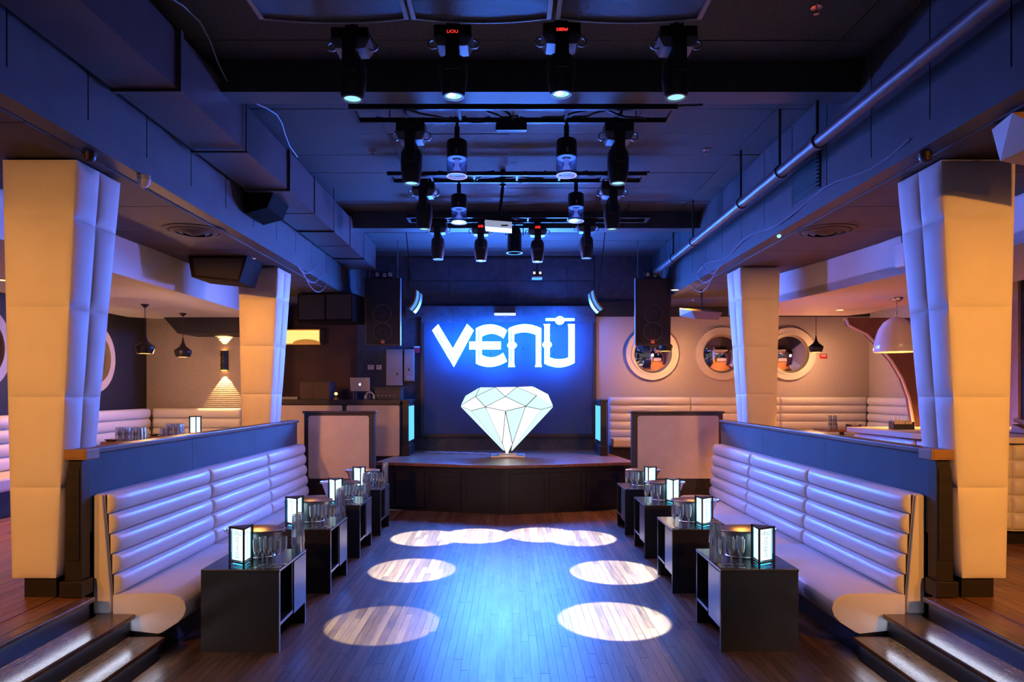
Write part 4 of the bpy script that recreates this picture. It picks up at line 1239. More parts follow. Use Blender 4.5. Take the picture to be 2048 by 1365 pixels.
for x, y, lab in ((178, 308, 'small black camera above the DJ booth side column'), (1851, 300, 'small black camera above the bar side column')):
    p = px(x, y, 4.55)
    t = thing('dome_camera', lab, 'camera', (p.x, p.y, SOF - 0.012))
    MB().lathe([(0, 0.0), (0.042, 0.0), (0.042, -0.03), (0.035, -0.05), (0.02, -0.062), (0, -0.065)], n=16).obj('dome', M_FIX, t, smooth=True)
    MB().ring((0, -0.040, -0.035), 0.012, 0.019, 0.006, 'y', 14).obj('lens_ring', M_COPPER, t)
for x, y, lab in ((388, 462, 'round dark ceiling diffuser between the DJ booth side columns'), (1652, 462, 'round dark ceiling diffuser between the bar side columns')):
    Y = 1.585 * F / (CY - y)
    p = px(x, y, Y)
    t = thing('ceiling_diffuser', lab, 'diffuser', (p.x, Y, SOF - 0.012))
    for k, (r0, r1, z) in enumerate(((0.24, 0.29, -0.012), (0.17, 0.225, -0.028), (0.105, 0.155, -0.042), (0.0, 0.085, -0.055))):
        MB().lathe([(r1, 0), (r1, z * 0.5), (r0 if r0 else 0.001, z), (r0 if r0 else 0.001, z + 0.006), (r1 - 0.006, 0)], n=32).obj('diffuser_ring', M_SOFFIT, t, smooth=True)
dl = None
for x, y, zc, lab in ((1680, 620, LOWC, 'warm recessed downlight in the white ceiling near the dome lamp'), (1552, 620, LOWC, 'warm recessed downlight in the white ceiling by the bar side column'),
                  (1350, 580, SOF - 0.012, 'warm recessed downlight in the soffit near the hanging speaker, bar side'), (500, 517, SOF - 0.012, 'warm recessed downlight by the top of the far DJ booth side column'), (5, 560, LOWC, 'warm recessed downlight near the side wall on the DJ booth side')):
    Y = (zc - CAMZ) * F / (CY - y)
    p = px(x, y, Y)
    loc = (p.x, Y, zc)
    if dl is None:
        t = thing('downlight', lab, 'downlight', loc); dl = t
        MB().ring((0, 0, -0.006), 0.05, 0.068, 0.006, 'z', 24).obj('trim_ring', M_WHITEPLASTIC, t)
        MB().cyl((0, 0, -0.003), (0, 0, -0.001), 0.05, n=20).obj('lamp_disc', E_WARMLED, t)
        dk = kids(t)
    else:
        dup(dl, loc, 0, lab, tree=dk)
    light('downlight_lamp', 'SPOT', (loc[0], loc[1], loc[2] - 0.02), 260, WARM, (loc[0], loc[1], 0), spot_size=math.radians(110), spot_blend=0.9, shadow_soft_size=0.04)
for k, (x, y) in enumerate(((1558, 472), (1573, 465))):
    p = px(x, y, 7.0)
    t = thing('clip_spot', 'small chrome clip spotlight on the bar side soffit edge', 'spotlight', (p.x, p.y, p.z), group='clip spots on the bar side soffit')
    MB().cyl((0, 0, 0), (0.03, 0.06, 0.04), 0.024, 0.018, n=12).obj('lamp_body', M_FIX, t, smooth=True)
    MB().cyl((-0.003, -0.006, -0.004), (0, 0, 0), 0.021, n=12).obj('lamp_glass', E_LENS, t)
    MB().cyl((0.015, 0.03, 0.02), (0.015, 0.03, SOF - p.z), 0.006, n=6).obj('stem', M_FIX, t)

# ================================================================== SPEAKERS
jbl_me = text_mesh('JBL', 0.03); jbl_me.materials.append(M_WHITEPLASTIC)
for sd, xc, lab in ((-1, 766, 'tall black hanging speaker with orange badge beside the DJ booth'), (1, 1305, 'tall black hanging speaker with orange badge in front of the round mirrors')):
    Y = 11.6
    c = px(xc, 625, Y)
    t = thing('hanging_speaker', lab, 'speaker', c)
    hw, hh, dd = 0.307, 0.57, 0.30
    k = 0.03     # narrower at the back, leaning down
    f = [(-hw, -0.03, hh), (hw, -0.03, hh), (hw, 0.06, -hh), (-hw, 0.06, -hh)]
    lean = 0.0
    MB().hexa([(-hw, -0.0, -hh), (hw, -0.0, -hh), (hw - 0.1, 0.42, -hh + 0.06), (-hw + 0.1, 0.42, -hh + 0.06)],
              [(-hw, -0.08, hh), (hw, -0.08, hh), (hw - 0.1, 0.34, hh), (-hw + 0.1, 0.34, hh)]).obj('cabinet', M_FIX, t, bevel=0.008)
    g = MB().hexa([(-hw + 0.025, -0.012, -hh + 0.025), (hw - 0.025, -0.012, -hh + 0.025), (hw - 0.025, 0.005, -hh + 0.025), (-hw + 0.025, 0.005, -hh + 0.025)],
                  [(-hw + 0.025, -0.088, hh - 0.025), (hw - 0.025, -0.088, hh - 0.025), (hw - 0.025, -0.07, hh - 0.025), (-hw + 0.025, -0.07, hh - 0.025)]).obj('grille', M_GRILLE, t)
    for zc, yy in ((-0.03, -0.050), (-0.335, -0.028)):
        yy = -0.056 - 0.0697 * (zc + 0.162)
        MB().ring((0.0, yy, zc), 0.15, 0.162, 0.006, 'y', 28).obj('woofer_ring', mat('dull_black_ring', (0.05, 0.055, 0.075), 0.5), t)
        MB().ring((0.0, yy, zc), 0.05, 0.056, 0.006, 'y', 20).obj('woofer_cap', mat('dull_black_ring', (0, 0, 0)), t)
    b = MB().box(-0.03, 0.03, -0.025, -0.008, -0.53, -0.47).obj('badge', M_ORANGELOGO, t)
    link('badge_lettering', jbl_me, b, (0, -0.0262, -0.50), (PI / 2, 0, 0))
    MB().box(sd * -0.300, sd * -0.311, -0.09, -0.0, -hh, hh).obj('painted_lit_edge', M_FIXGREY, t)  # paler strip imitates light along the sign-side edge
    for s in (-1, 1):
        MB().cyl((s * 0.24, 0.05, hh), (s * 0.24, 0.05, CEIL - c.z - 0.005), 0.006, n=6).obj('chain', M_FIXGREY, t)
    # three small round lamps on a bar above
    tb = thing('triple_spot_bar', 'bar with three small round lamps above the hanging speaker, ' + SIDE[sd], 'spotlight', (c.x, Y, c.z + 0.64))
    MB().box(-0.15, 0.15, -0.03, 0.03, -0.058, 0.05).obj('bar', M_FIX, tb, bevel=0.006)
    for q, xx in enumerate((-0.09, 0.035, 0.125)):
        l = MB().cyl((xx, -0.055, -0.005 - 0.012 * (q == 1)), (xx, -0.03, -0.005 - 0.012 * (q == 1)), 0.032, n=18).obj('round_lamp', mat('frosted_lamp', (0.7, 0.62, 0.58), 0.5), tb)
        MB().box(xx - 0.034, xx + 0.034, -0.058, -0.054, -0.009 - 0.012 * (q == 1), -0.001 - 0.012 * (q == 1)).obj('lamp_bar', M_FIX, l)
    # curved white-blue panel; blue glow and spot added to light the opposite side
    p0 = px(832 if sd < 0 else 1188, 580, 10.9); p1 = px(818 if sd < 0 else 1206, 618, 10.9)
    tcp = thing('curved_panel', 'slim curved panel with added blue glow tilted beside the sign, ' + SIDE[sd], 'stage light', (p0 + p1) / 2)
    O = (p0 + p1) / 2
    n = 8
    prof = []
    for i in range(n + 1):
        u = i / n
        p = p0.lerp(p1, u)
        bow = 0.035 * 4 * u * (1 - u)
        prof.append((p.x - sd * bow * 0.9, p.z - bow * 0.5))
    outer = [(x - sd * 0.075, z - 0.055) for x, z in reversed(prof)]
    MB(O).prism(prof + outer, 10.85, 11.1, 'y').obj('shell', M_FIXGREY, tcp)
    MB(O).prism([(x - sd * 0.02, z - 0.015) for x, z in prof] + [(x - sd * 0.055, z - 0.04) for x, z in reversed(prof)], 10.84, 10.851, 'y').obj('added_glow_face', emis('added_blue_glow', (0.10, 0.36, 1.0)), tcp)
    light('added_blue_spot', 'SPOT', (O.x - sd * 0.1, 10.75, O.z - 0.06), WASH, (0.20, 0.20, 1.0), (-sd * 3.5, 6.4, 2.7), spot_size=math.radians(82), spot_blend=0.75, shadow_soft_size=0.13)
    MB(O).cyl(O + Vector((sd * 0.0, 0.1, 0.02)), (O.x + sd * 0.12, 11.0, CEIL - 0.006), 0.008, n=6).obj('hanger_wire', M_FIX, tcp)

# double subwoofer hanging left of the booth
t = thing('double_subwoofer', 'wide black double subwoofer hanging above the DJ booth', 'speaker', (-2.98, 11.1, 3.32), rotz=math.radians(-8))
MB().box(-0.48, 0.46, -0.02, 0.55, -0.30, 0.165).obj('cabinet', mat('brown_black_cabinet', (0.012, 0.010, 0.012), 0.8, spec=0.08), t, bevel=0.008)
for x0, x1 in ((-0.45, -0.015), (0.02, 0.44)):
    MB().box(x0, x1, -0.026, -0.018, -0.255, 0.14).obj('grille', M_GRILLE, t)
for s in (-0.35, 0.35):
    MB().cyl((s, 0.2, 0.165), (s, 0.2, SOF - 3.32 - 0.001), 0.012, n=8).obj('hanger', M_FIX, t)
# wedge speaker beside the far left column
t = thing('wedge_speaker', 'black wedge speaker under the soffit by the DJ booth side bulkhead', 'speaker', (-3.42, 8.1, 3.3))
O = (-3.42, 8.1, 3.3)
a = [px(383, 555, 8.0), px(478, 566, 8.0)]
MB(O).hexa([(a[0].x, 8.0, 3.235), (a[1].x, 8.0, 3.175), (a[1].x, 8.5, 3.175), (a[0].x, 8.5, 3.235)],
           [(a[0].x - 0.04, 8.0, SOF - 0.014), (a[1].x + 0.1, 8.0, SOF - 0.014), (a[1].x + 0.1, 8.5, SOF - 0.014), (a[0].x - 0.04, 8.5, SOF - 0.014)]).obj('cabinet', mat('brown_black_cabinet', (0, 0, 0)), t)
MB(O).hexa([(a[0].x + 0.05, 7.99, 3.26), (a[1].x - 0.01, 7.99, 3.205), (a[1].x - 0.01, 8.001, 3.205), (a[0].x + 0.05, 8.001, 3.26)],
           [(a[0].x + 0.02, 7.99, SOF - 0.05), (a[1].x + 0.06, 7.99, SOF - 0.05), (a[1].x + 0.06, 8.001, SOF - 0.05), (a[0].x + 0.02, 8.001, SOF - 0.05)]).obj('grille', M_GRILLE, t)
# flat tilted speaker on the right
c = px(1405, 628, 10.6)
t = thing('tilted_speaker', 'flat tilted speaker on a ceiling bracket in front of the mirror wall', 'speaker', c, rotz=0.35)
MB().hexa([(-0.2, -0.1, -0.10), (0.22, -0.1, -0.10), (0.28, 0.22, -0.02), (-0.27, 0.22, -0.02)], [(-0.28, -0.12, 0.02), (0.28, -0.12, 0.02), (0.30, 0.2, 0.10), (-0.29, 0.2, 0.10)]).obj('cabinet', mat('grey_cabinet', (0.30, 0.24, 0.22), 0.5), t, bevel=0.006)
MB().box(-0.18, 0.22, -0.02, 0.0, 0.19, 0.21).obj('crossbar', M_FIXGREY, t)
MB().cyl((0.02, 0.05, 0.05), (0.02, 0.05, SOF - c.z - 0.02), 0.016, n=8).obj('bracket', M_FIX, t)
# tan wedge at the upper right edge
t = thing('tan_speaker', 'tan box speaker hanging near the bar side column top', 'speaker', (3.1, 3.9, 3.42))
O = (3.1, 3.9, 3.42)
MB(O).hexa([(2.95, 3.70, 3.28), (3.4, 3.70, 3.2), (3.4, 4.1, 3.2), (2.95, 4.1, 3.28)], [(2.84, 3.85, 3.47), (3.4, 3.7, 3.47), (3.4, 4.1, 3.47), (2.9, 4.1, 3.47)]).obj('cabinet', mat('tan_cabinet', (0.45, 0.28, 0.16), 0.5), t)
MB(O).cyl((3.2, 3.95, 3.47), (3.2, 3.95, SOF - 0.003), 0.015, n=8).obj('bracket', M_FIX, t)

# ================================================================== DJ BOOTH
YD = 11.85
t = thing('dj_booth', 'black topped DJ booth with pale rounded front panels', 'booth', (-2.9, 12.2, 0.48))
O = (-2.9, 12.2, 0.48)
MB(O).box(-4.35, -1.885, YD + 0.0, YD + 0.1, UP, 1.66).obj('front_wall', M_BLACKWOOD, t)
MB(O).box(-4.4, -1.885, YD - 0.03, YD + 0.65, 1.66, 1.745).obj('counter', M_BLACKWOOD, t, bevel=0.006)
for a, b, nm in ((540, 685, 'pale_panel'), (693, 799, 'pale_panel')):
    x0, x1 = px(a, 0, YD).x, px(b, 0, YD).x
    MB(O).prism(rrect(x0, x1, UP + 0.05 if a < 600 else ST + 0.001, 1.645, 0.03), YD - 0.012, YD + 0.001, 'y').obj(nm, M_LTPANEL, t, bevel=0.004)
BZ = 1.745
# laptop on a stand
c = px(722, 783, 12.1)
st_ = thing('laptop_stand', 'black laptop stand on the DJ booth counter', 'stand', (c.x, 12.1, BZ))
MB((c.x, 12.1, BZ)).box(c.x - 0.15, c.x + 0.15, 12.02, 12.28, BZ + 0.135, BZ + 0.145).obj('tray', M_FIX, st_)
for s in (-1, 1):
    MB((c.x, 12.1, BZ)).box(c.x + s * 0.12 - 0.01, c.x + s * 0.12 + 0.01, 12.05, 12.07, BZ, BZ + 0.135).obj('leg', M_FIXGREY, st_)
    MB((c.x, 12.1, BZ)).box(c.x + s * 0.12 - 0.01, c.x + s * 0.12 + 0.01, 12.25, 12.27, BZ, BZ + 0.135).obj('leg', M_FIXGREY, st_)
lp = thing('laptop', 'open silver laptop with glowing fruit logo on the DJ booth', 'laptop', (c.x, 12.1, BZ + 0.146))
O = (c.x, 12.1, BZ + 0.146)
MB(O).box(c.x - 0.17, c.x + 0.17, 12.05, 12.28, BZ + 0.146, BZ + 0.158).obj('keyboard_base', M_SILVER, lp, bevel=0.003)
lid = MB(O).hexa([(c.x - 0.17, 12.035, BZ + 0.155), (c.x + 0.17, 12.035, BZ + 0.155), (c.x + 0.17, 12.043, BZ + 0.155), (c.x - 0.17, 12.043, BZ + 0.155)],
                 [(c.x - 0.17, 11.995, BZ + 0.385), (c.x + 0.17, 11.995, BZ + 0.385), (c.x + 0.17, 12.003, BZ + 0.385), (c.x - 0.17, 12.003, BZ + 0.385)]).obj('lid', M_SILVER, lp)
ap_ = []
for i in range(24):
    a = 2 * PI * i / 24
    r = 0.021 * (1 - 0.12 * math.exp(-((a - PI / 2) / 0.35) ** 2) - 0.10 * math.exp(-((a - 3 * PI / 2) / 0.3) ** 2))
    if math.cos(a) > 0.82:
        r *= 0.72
    ap_.append((c.x + r * math.cos(a), BZ + 0.265 + 1.05 * r * math.sin(a)))
MB(O).prism(ap_, 12.011, 12.0135, 'y').obj('fruit_logo', E_APPLE, lid)
MB(O).prism([(c.x + 0.002, BZ + 0.29), (c.x + 0.012, BZ + 0.302), (c.x + 0.011, BZ + 0.291)], 12.008, 12.0105, 'y').obj('logo_leaf', E_APPLE, lid)
# amp case, player, monitor, bits
def boxthing(name, label, cat, x0, x1, y0, y1, z0, z1, m, extra=None, bevel=0.006):
    t = thing(name, label, cat, ((x0 + x1) / 2, (y0 + y1) / 2, z0))
    O = ((x0 + x1) / 2, (y0 + y1) / 2, z0)
    MB(O).box(x0, x1, y0, y1, z0, z1).obj('body', m, t, bevel=bevel)
    if extra:
        extra(t, O)
    return t
x0, x1 = px(603, 0, 12.1).x, px(662, 0, 12.1).x
def ex(t, O):
    for k in range(2):
        MB(O).box(x0 + 0.02 + k * 0.26, x0 + 0.24 + k * 0.26, 11.985, 11.991, BZ + 0.03, BZ + 0.29).obj('front_panel', mat('case_laminate', (0.05, 0.02, 0.02), 0.4), t)
    for zz_ in (BZ + 0.01, BZ + 0.305):
        MB(O).box(x0 - 0.004, x1 + 0.004, 11.984, 12.0, zz_ - 0.008, zz_ + 0.008).obj('corner_strip', M_FIX, t)
boxthing('flight_case', 'dark brown equipment case on the DJ booth counter', 'case', x0, x1, 11.99, 12.4, BZ, BZ + 0.32, mat('case_laminate', (0.05, 0.02, 0.02), 0.4), ex)
x0, x1 = px(752, 0, 12.1).x, px(804, 0, 12.1).x
def ex2(t, O):
    MB(O).box(x0 + 0.02, x1 - 0.02, 11.985, 11.996, BZ + 0.03, BZ + 0.12).obj('face_plate', M_FIXGREY if False else M_FIX, t)
    for k in range(5):
        MB(O).cyl((x0 + 0.06 + k * 0.07, 11.97, BZ + 0.07), (x0 + 0.06 + k * 0.07, 11.986, BZ + 0.07), 0.014, n=10).obj('knob', M_FIXGREY, t)
    MB(O).box(x0 - 0.03, x1 + 0.01, 11.96, 12.3, BZ + 0.19, BZ + 0.215).obj('lid_tray', M_FIX, t)
boxthing('dj_mixer', 'black DJ mixer in a rack at the stage end of the booth', 'mixer', x0, x1, 11.99, 12.3, BZ, BZ + 0.19, M_FIX, ex2)
c = px(672, 790, 12.0)
t = thing('desk_lamp', 'tiny glowing lamp beside the equipment case on the DJ booth', 'lamp', (c.x, 12.0, BZ))
MB().cyl((0, 0, 0), (0, 0, 0.02), 0.045, n=14).obj('base', M_BRASS, t)
MB().cyl((0, 0, 0.02), (0, 0, 0.08), 0.008, n=8).obj('stem', M_BRASS, t)
MB().lathe([(0, 0.13), (0.02, 0.12), (0.03, 0.1), (0.022, 0.085), (0, 0.08)], n=12).obj('bulb', E_WARMDISC, t, smooth=True)
c = px(738, 792, 11.93)
t = thing('headphones', 'white headphones hanging beside the laptop', 'headphones', (c.x + 0.02, 11.9, BZ))
MB().tube([(0.075 * math.cos(a), 0, 0.045 + 0.085 * math.sin(a)) for a in [PI * i / 10 for i in range(11)]], 0.011, 6).obj('headband', M_WHITEPLASTIC, t, smooth=True)
for s in (-1, 1):
    MB().cyl((s * 0.06, 0, 0.042), (s * 0.09, 0, 0.042), 0.038, n=14).obj('ear_cup', M_WHITEPLASTIC, t, smooth=True)
for k, (x, w) in enumerate(((580, 0.16), (640, 0.0))):
    if w:
        c = px(x, 795, 12.0)
        boxthing('player_deck', 'flat silver player at the wall end of the DJ booth', 'player', c.x - w, c.x + w, 11.93, 12.2, BZ, BZ + 0.05, M_FIXGREY)
# electric cabinets, switch plates, alarm on the wall behind
for xa, xb, ya, yb, lab in ((772, 805, 699, 772, 'wide grey electrical cabinet on the wall behind the booth'), (808, 828, 699, 763, 'narrow grey electrical cabinet with round seal behind the booth')):
    p0 = px(xa, yb, 12.95); p1 = px(xb, ya, 12.95)
    t = thing('electrical_cabinet', lab, 'cabinet', ((p0.x + p1.x) / 2, 13.0, p0.z))
    O = ((p0.x + p1.x) / 2, 13.0, p0.z)
    MB(O).box(p0.x, p1.x, 12.95, YB - 0.001, p0.z, p1.z).obj('body', M_GREYBOX, t, bevel=0.006)
    d = MB(O).box(p0.x + 0.012, p1.x - 0.012, 12.94, 12.951, p0.z + 0.012, p1.z - 0.012).obj('door', M_GREYBOX, t, bevel=0.003)
    MB(O).box((p0.x + p1.x) / 2 - 0.015 + 0.06 * (xa == 772), (p0.x + p1.x) / 2 + 0.015 + 0.06 * (xa == 772), 12.93, 12.941, p0.z + 0.2, p0.z + 0.24).obj('latch', M_FIX, d)
    if xa == 808:
        MB(O).ring(((p0.x + p1.x) / 2 + 0.01, 12.936, p0.z + 0.07), 0.03, 0.036, 0.004, 'y', 20).obj('round_seal', M_WHITEPLASTIC, d)
for x, lab in ((742, 'white switch plate with two rockers behind the laptop'), (758, 'small white socket plate near the electrical cabinet')):
    p = px(x, 735, 13.03)
    t = thing('wall_plate', lab, 'switch', (p.x, 13.03, p.z))
    MB().box(-0.06 if x == 742 else -0.05, 0.06 if x == 742 else 0.05, -0.012, 0.019, -0.045, 0.045).obj('plate', M_WHITEPLASTIC, t, bevel=0.003)
    MB().box(-0.02, 0.0, -0.016, -0.011, 0.005, 0.03).obj('rocker', M_FIX, t)
p = px(834, 700, 13.0)
t = thing('fire_alarm', 'red fire alarm box on the wall beside the screen', 'alarm', (p.x, 13.0, p.z))
MB().box(-0.055, 0.055, -0.03, 0.049, -0.06, 0.035).obj('body', M_REDPLASTIC, t, bevel=0.005)
MB().box(-0.055, 0.055, -0.03, 0.049, 0.036, 0.065).obj('strobe', M_WHITEPLASTIC, t, bevel=0.004)
# amber box lamp on the booth wall
p0 = px(560, 690, 12.9); p1 = px(641, 661, 12.9)
t = thing('amber_box_lamp', 'glowing amber rectangular wall lamp behind the far DJ booth side column', 'wall lamp', ((p0.x + p1.x) / 2, 13.0, p0.z))
O = ((p0.x + p1.x) / 2, 13.0, p0.z)
MB(O).box(p0.x, p1.x, 12.98, 13.04, p0.z + 0.02, p1.z).obj('shade', E_SHADE, t, bevel=0.004)
xm_ = (p0.x + p1.x) / 2 + 0.12
MB(O).prism([(xm_ - 0.26, p0.z + 0.02)] + [(xm_ - 0.26 * math.cos(PI * i / 12), p0.z + 0.02 + 0.085 * math.sin(PI * i / 12)) for i in range(1, 12)] + [(xm_ + 0.26, p0.z + 0.02)], 12.88, 12.93, 'y').obj('bowl', mat('amber_glass_bowl', (0.5, 0.22, 0.06), 0.3, emit=(1.0, 0.42, 0.08), estr=0.35), t)
MB(O).box(p0.x - 0.01, p1.x + 0.01, 12.85, 13.04, p1.z, p1.z + 0.015).obj('top_rim', M_BRASS, t)
MB(O).box(p0.x - 0.01, p1.x + 0.01, 12.85, 13.04, p0.z, p0.z + 0.02).obj('bottom_rim', M_BRASS, t)
MB(O).box(p1.x - 0.012, p1.x + 0.002, 12.855, 13.04, p0.z + 0.02, p1.z).obj('side_rim', M_BRASS, t)

# ================================================================== LOUNGES
def banquette(name, label, runs, zs, zt, nroll, seatd, group=None):
    """runs: list of (x0, y0, x1, y1, facing normal) in plan, seat in front"""
    t = thing(name, label, 'banquette', (runs[0][0], runs[0][1], UP))
    O = Vector((runs[0][0], runs[0][1], UP))
    H = (zt - zs) / nroll
    for (x0, y0, x1, y1, nx, ny) in runs:
        a = Vector((x0, y0, 0)); b = Vector((x1, y1, 0)); L = (b - a).length
        n_ = Vector((nx, ny, 0))
        # the roll mesh runs along +Y and bulges +X; rotate so +X = normal
        ang = math.atan2(ny, nx)
        yd = Vector((-math.sin(ang), math.cos(ang), 0))
        s0 = a if (b - a).dot(yd) > 0 else b
        me = roll_mesh(L - 0.006, H - 0.002, 0.06, M_LEATHER)
        for k in range(nroll):
            p = s0 + yd * 0.003
            link('back_roll', me, t, (p.x - O.x, p.y - O.y, zs + H * k - UP), (0, 0, ang))
        p0, p1 = s0, s0 + yd * L
        bk_ = -n_ * 0.09
        def quad(u, v, z0, z1, m_, nm, **kw):
            c = [p0 + n_ * u, p1 + n_ * u, p1 + n_ * v, p0 + n_ * v]
            MB(O).hexa([(q.x, q.y, z0) for q in c], [(q.x, q.y, z1) for q in c]).obj(nm, m_, t, **kw)
        quad(-0.09, 0.0, UP, zt - 0.003, M_LEATHER, 'back_board')
        quad(0.0, seatd, zs - 0.16, zs - 0.002, M_LEATHER, 'seat_cushion', bevel=0.03)
        quad(0.0, seatd - 0.06, UP, zs - 0.161, M_BLACKWOOD, 'kick_base')
    return t
banquette('corner_banquette', 'white channelled leather corner banquette in the DJ booth side lounge',
          [(-6.1, 5.9, -6.1, 7.75, 1, 0), (-6.1, 7.75, -6.1, 9.6, 1, 0), (-6.1, 9.6, -6.1, 11.55, 1, 0), (-6.06, 11.62, -4.55, 11.62, 0, -1)], 0.93, 1.60, 4, 0.5)
banquette('wall_banquette', 'long cream channelled leather banquette under the three round mirrors',
          [(1.88, 12.86, 3.42, 12.86, 0, -1), (3.42, 12.86, 5.10, 12.86, 0, -1), (5.10, 12.86, 6.73, 12.86, 0, -1), (6.75, 12.8, 6.75, 10.6, -1, 0)], 1.03, 1.78, 5, 0.5)
# lounge tables
def lounge_table(x, y, w, d, label, zt=1.23):
    t = thing('lounge_table', label, 'table', (x, y, UP))
    MB().box(-w, w, -d, d, zt - UP - 0.04, zt - UP).obj('table_top', mat('walnut_top', (0.16, 0.075, 0.04), 0.25, noise=(3, 0.3, (8, 1, 8))), t, bevel=0.005)
    MB().cyl((0, 0, 0.02), (0, 0, zt - UP - 0.041), 0.04, n=12).obj('pedestal', M_BLACK, t)
    MB().cyl((0, 0, 0), (0, 0, 0.02), 0.26, n=20).obj('base_plate', M_BLACK, t)
    return zt
lounge_table(-5.0, 9.35, 0.35, 0.42, 'walnut lounge table under the nearer black pendant')
lounge_table(-4.95, 10.45, 0.35, 0.42, 'walnut lounge table under the farther black pendant')
lounge_table(5.85, 12.0, 0.36, 0.3, 'dark lounge table in front of the mirror wall banquette')
for cx_, cy_, lab in ((265, 9.3, 'upturned on the nearer lounge table'), (347, 10.35, 'upturned on the farther lounge table')):
    X0 = px(cx_, 0, cy_).x
    for q in range(8):
        xx = X0 + (-0.15, -0.06, 0.06, 0.15)[q % 4] * (1 if cx_ < 300 else 0.85); yy = cy_ + 0.09 * ((q // 4) % 3 - 1) * 0.9
        for lv in range(2 if cx_ < 300 or q % 4 else 1):
            put('tumbler', make_tumbler, (xx, yy, 1.2305 + 0.064 * lv), 0, '%s tumbler, %s row, %s' % (('lower', 'upper')[lv], ('steps-side', 'stage-side')[q // 4], lab), 'tumblers on the lounge tables')
for x, y, Y, lab in ((222, 884, 9.05, 'chrome ashtray dish on the nearer lounge table'), (306, 873, 10.15, 'chrome ashtray dish on the farther lounge table')):
    p = px(x, y, Y)
    t = thing('chrome_dish', lab, 'dish', (p.x, Y, 1.231))
    MB().lathe([(0, 0.004), (0.05, 0.0), (0.075, 0.012), (0.09, 0.022), (0.086, 0.024), (0.05, 0.008), (0, 0.008)], n=20).obj('bowl', M_CHROME, t, smooth=True)
    MB().tube([(0.085, 0, 0.02), (0.11, 0, 0.03), (0.12, 0, 0.026)], 0.006, 6).obj('handle', M_CHROME, t)
put('menu', make_menu, (px(391, 0, 10.2).x, 10.2, 1.231), 0.5, 'glowing triangular menu lamp on the farther lounge table', 'glowing menu lamps')
for q in range(6):
    put('tumbler', make_tumbler, (5.62 + 0.09 * (q % 2), 11.95 + 0.09 * ((q // 2) % 1), 1.2305 + 0.064 * (q // 2) + 0.0), 0, '%s tumbler of a stack on the dark lounge table' % ('bottom', 'middle', 'top')[q // 2], 'tumblers on the lounge tables')
def napkin_caddy(x, y, z, label, rot=0.0):
    t = thing('napkin_caddy', label, 'caddy', (x, y, z), rot)
    t.scale = (0.72, 0.72, 0.8)
    MB().box(-0.15, 0.15, -0.085, 0.085, 0, 0.012).obj('tray', M_FIX, t)
    for a in ((-0.15, -0.142, -0.085, 0.085), (0.142, 0.15, -0.085, 0.085)):
        MB().box(a[0], a[1], a[2], a[3], 0.012, 0.10).obj('side', M_FIX, t)
    MB().box(-0.142, 0.142, 0.077, 0.085, 0.012, 0.11).obj('back', M_FIX, t)
    MB().box(-0.142, 0.142, -0.085, -0.077, 0.012, 0.07).obj('front', M_FIX, t)
    MB().box(-0.13, 0.02, -0.06, 0.06, 0.013, 0.125).obj('napkins', M_NAPKIN, t, bevel=0.004)
    MB().box(0.03, 0.13, -0.06, 0.06, 0.013, 0.10).obj('napkins', M_NAPKIN, t, bevel=0.004)
    for k in range(9):
        xx = -0.11 + 0.028 * k
        MB().cyl((xx, 0.066, 0.012), (xx + 0.006, 0.07, 0.165), 0.005, n=6).obj('straw', M_CHROME if k % 2 else M_NAPKIN, t)
    return t
napkin_caddy(6.03, 11.95, 1.231, 'white napkin caddy on the dark lounge table', 0.3)

# ---- pendants
def make_pendant():
    """origin at the ceiling; lamp length follows"""
    t = thing('pendant_lamp', '', 'pendant')
    prof = [(0.008, 0.30), (0.014, 0.26), (0.026, 0.21), (0.05, 0.165), (0.092, 0.13), (0.122, 0.108), (0.127, 0.092), (0.120, 0.06), (0.105, 0.015), (0.100, 0.0), (0.094, 0.002), (0.112, 0.06), (0.117, 0.092), (0.09, 0.118), (0.03, 0.17), (0.0, 0.2)]
    MB().lathe(prof, n=24).obj('shade', M_PENDANT, t, smooth=True)
    MB().cyl((0, 0, 0.006), (0, 0, 0.012), 0.096, n=24).obj('glowing_disc', E_WARMDISC, t)
    return t
pp = None
for x, ytop, ybot, Y, ztop, lab in ((290, 609, 708, 9.47, LOWC, 'black flared pendant lamp nearer the steps in the DJ booth side lounge'), (366, 628, 715, 10.55, LOWC, 'black flared pendant lamp in front of the ribbed beige wall'),
                                 (1632, 640, 705, 12.3, SOF + 0.05, 'black flared pendant lamp beside the round mirror by the bar arch'), (1331, 640, 703, 12.3, SOF, 'black flared pendant lamp behind the hanging speaker, bar side')):
    p = px(x, ybot, Y)
    loc = (p.x, Y, p.z)
    if pp is None:
        pp = make_pendant(); pk = kids(pp); pp.location = loc; pp['label'] = lab; pp['group'] = 'black flared pendants'; o = pp
    else:
        o = dup(pp, loc, 0, lab, 'black flared pendants', tree=pk)
    h = ztop - p.z
    MB().cyl((0, 0, 0.295), (0, 0, h - 0.02), 0.005, n=6).obj('cord', M_RUBBER, o)
    MB().lathe([(0, h - 0.05), (0.012, h - 0.05), (0.05, h - 0.012), (0.055, h - 0.001), (0, h - 0.001)], n=16).obj('ceiling_rose', M_PENDANT, o, smooth=True)
    light('pendant_lamp_light', 'POINT', (p.x, Y, p.z - 0.07), 30 if x < 1000 else 42, (1.0, 0.48, 0.2), shadow_soft_size=0.05)
p = px(1793, 705, 8.8)
t = thing('dome_pendant', 'large glossy white dome pendant lamp over the bar', 'pendant', (p.x, 8.8, p.z))
prof = [(0.262, 0.0), (0.268, 0.012), (0.262, 0.10), (0.245, 0.20), (0.21, 0.30), (0.155, 0.385), (0.08, 0.44), (0.0, 0.46), (0.0, 0.445), (0.075, 0.425), (0.145, 0.375), (0.2, 0.29), (0.235, 0.2), (0.252, 0.1), (0.256, 0.0)]
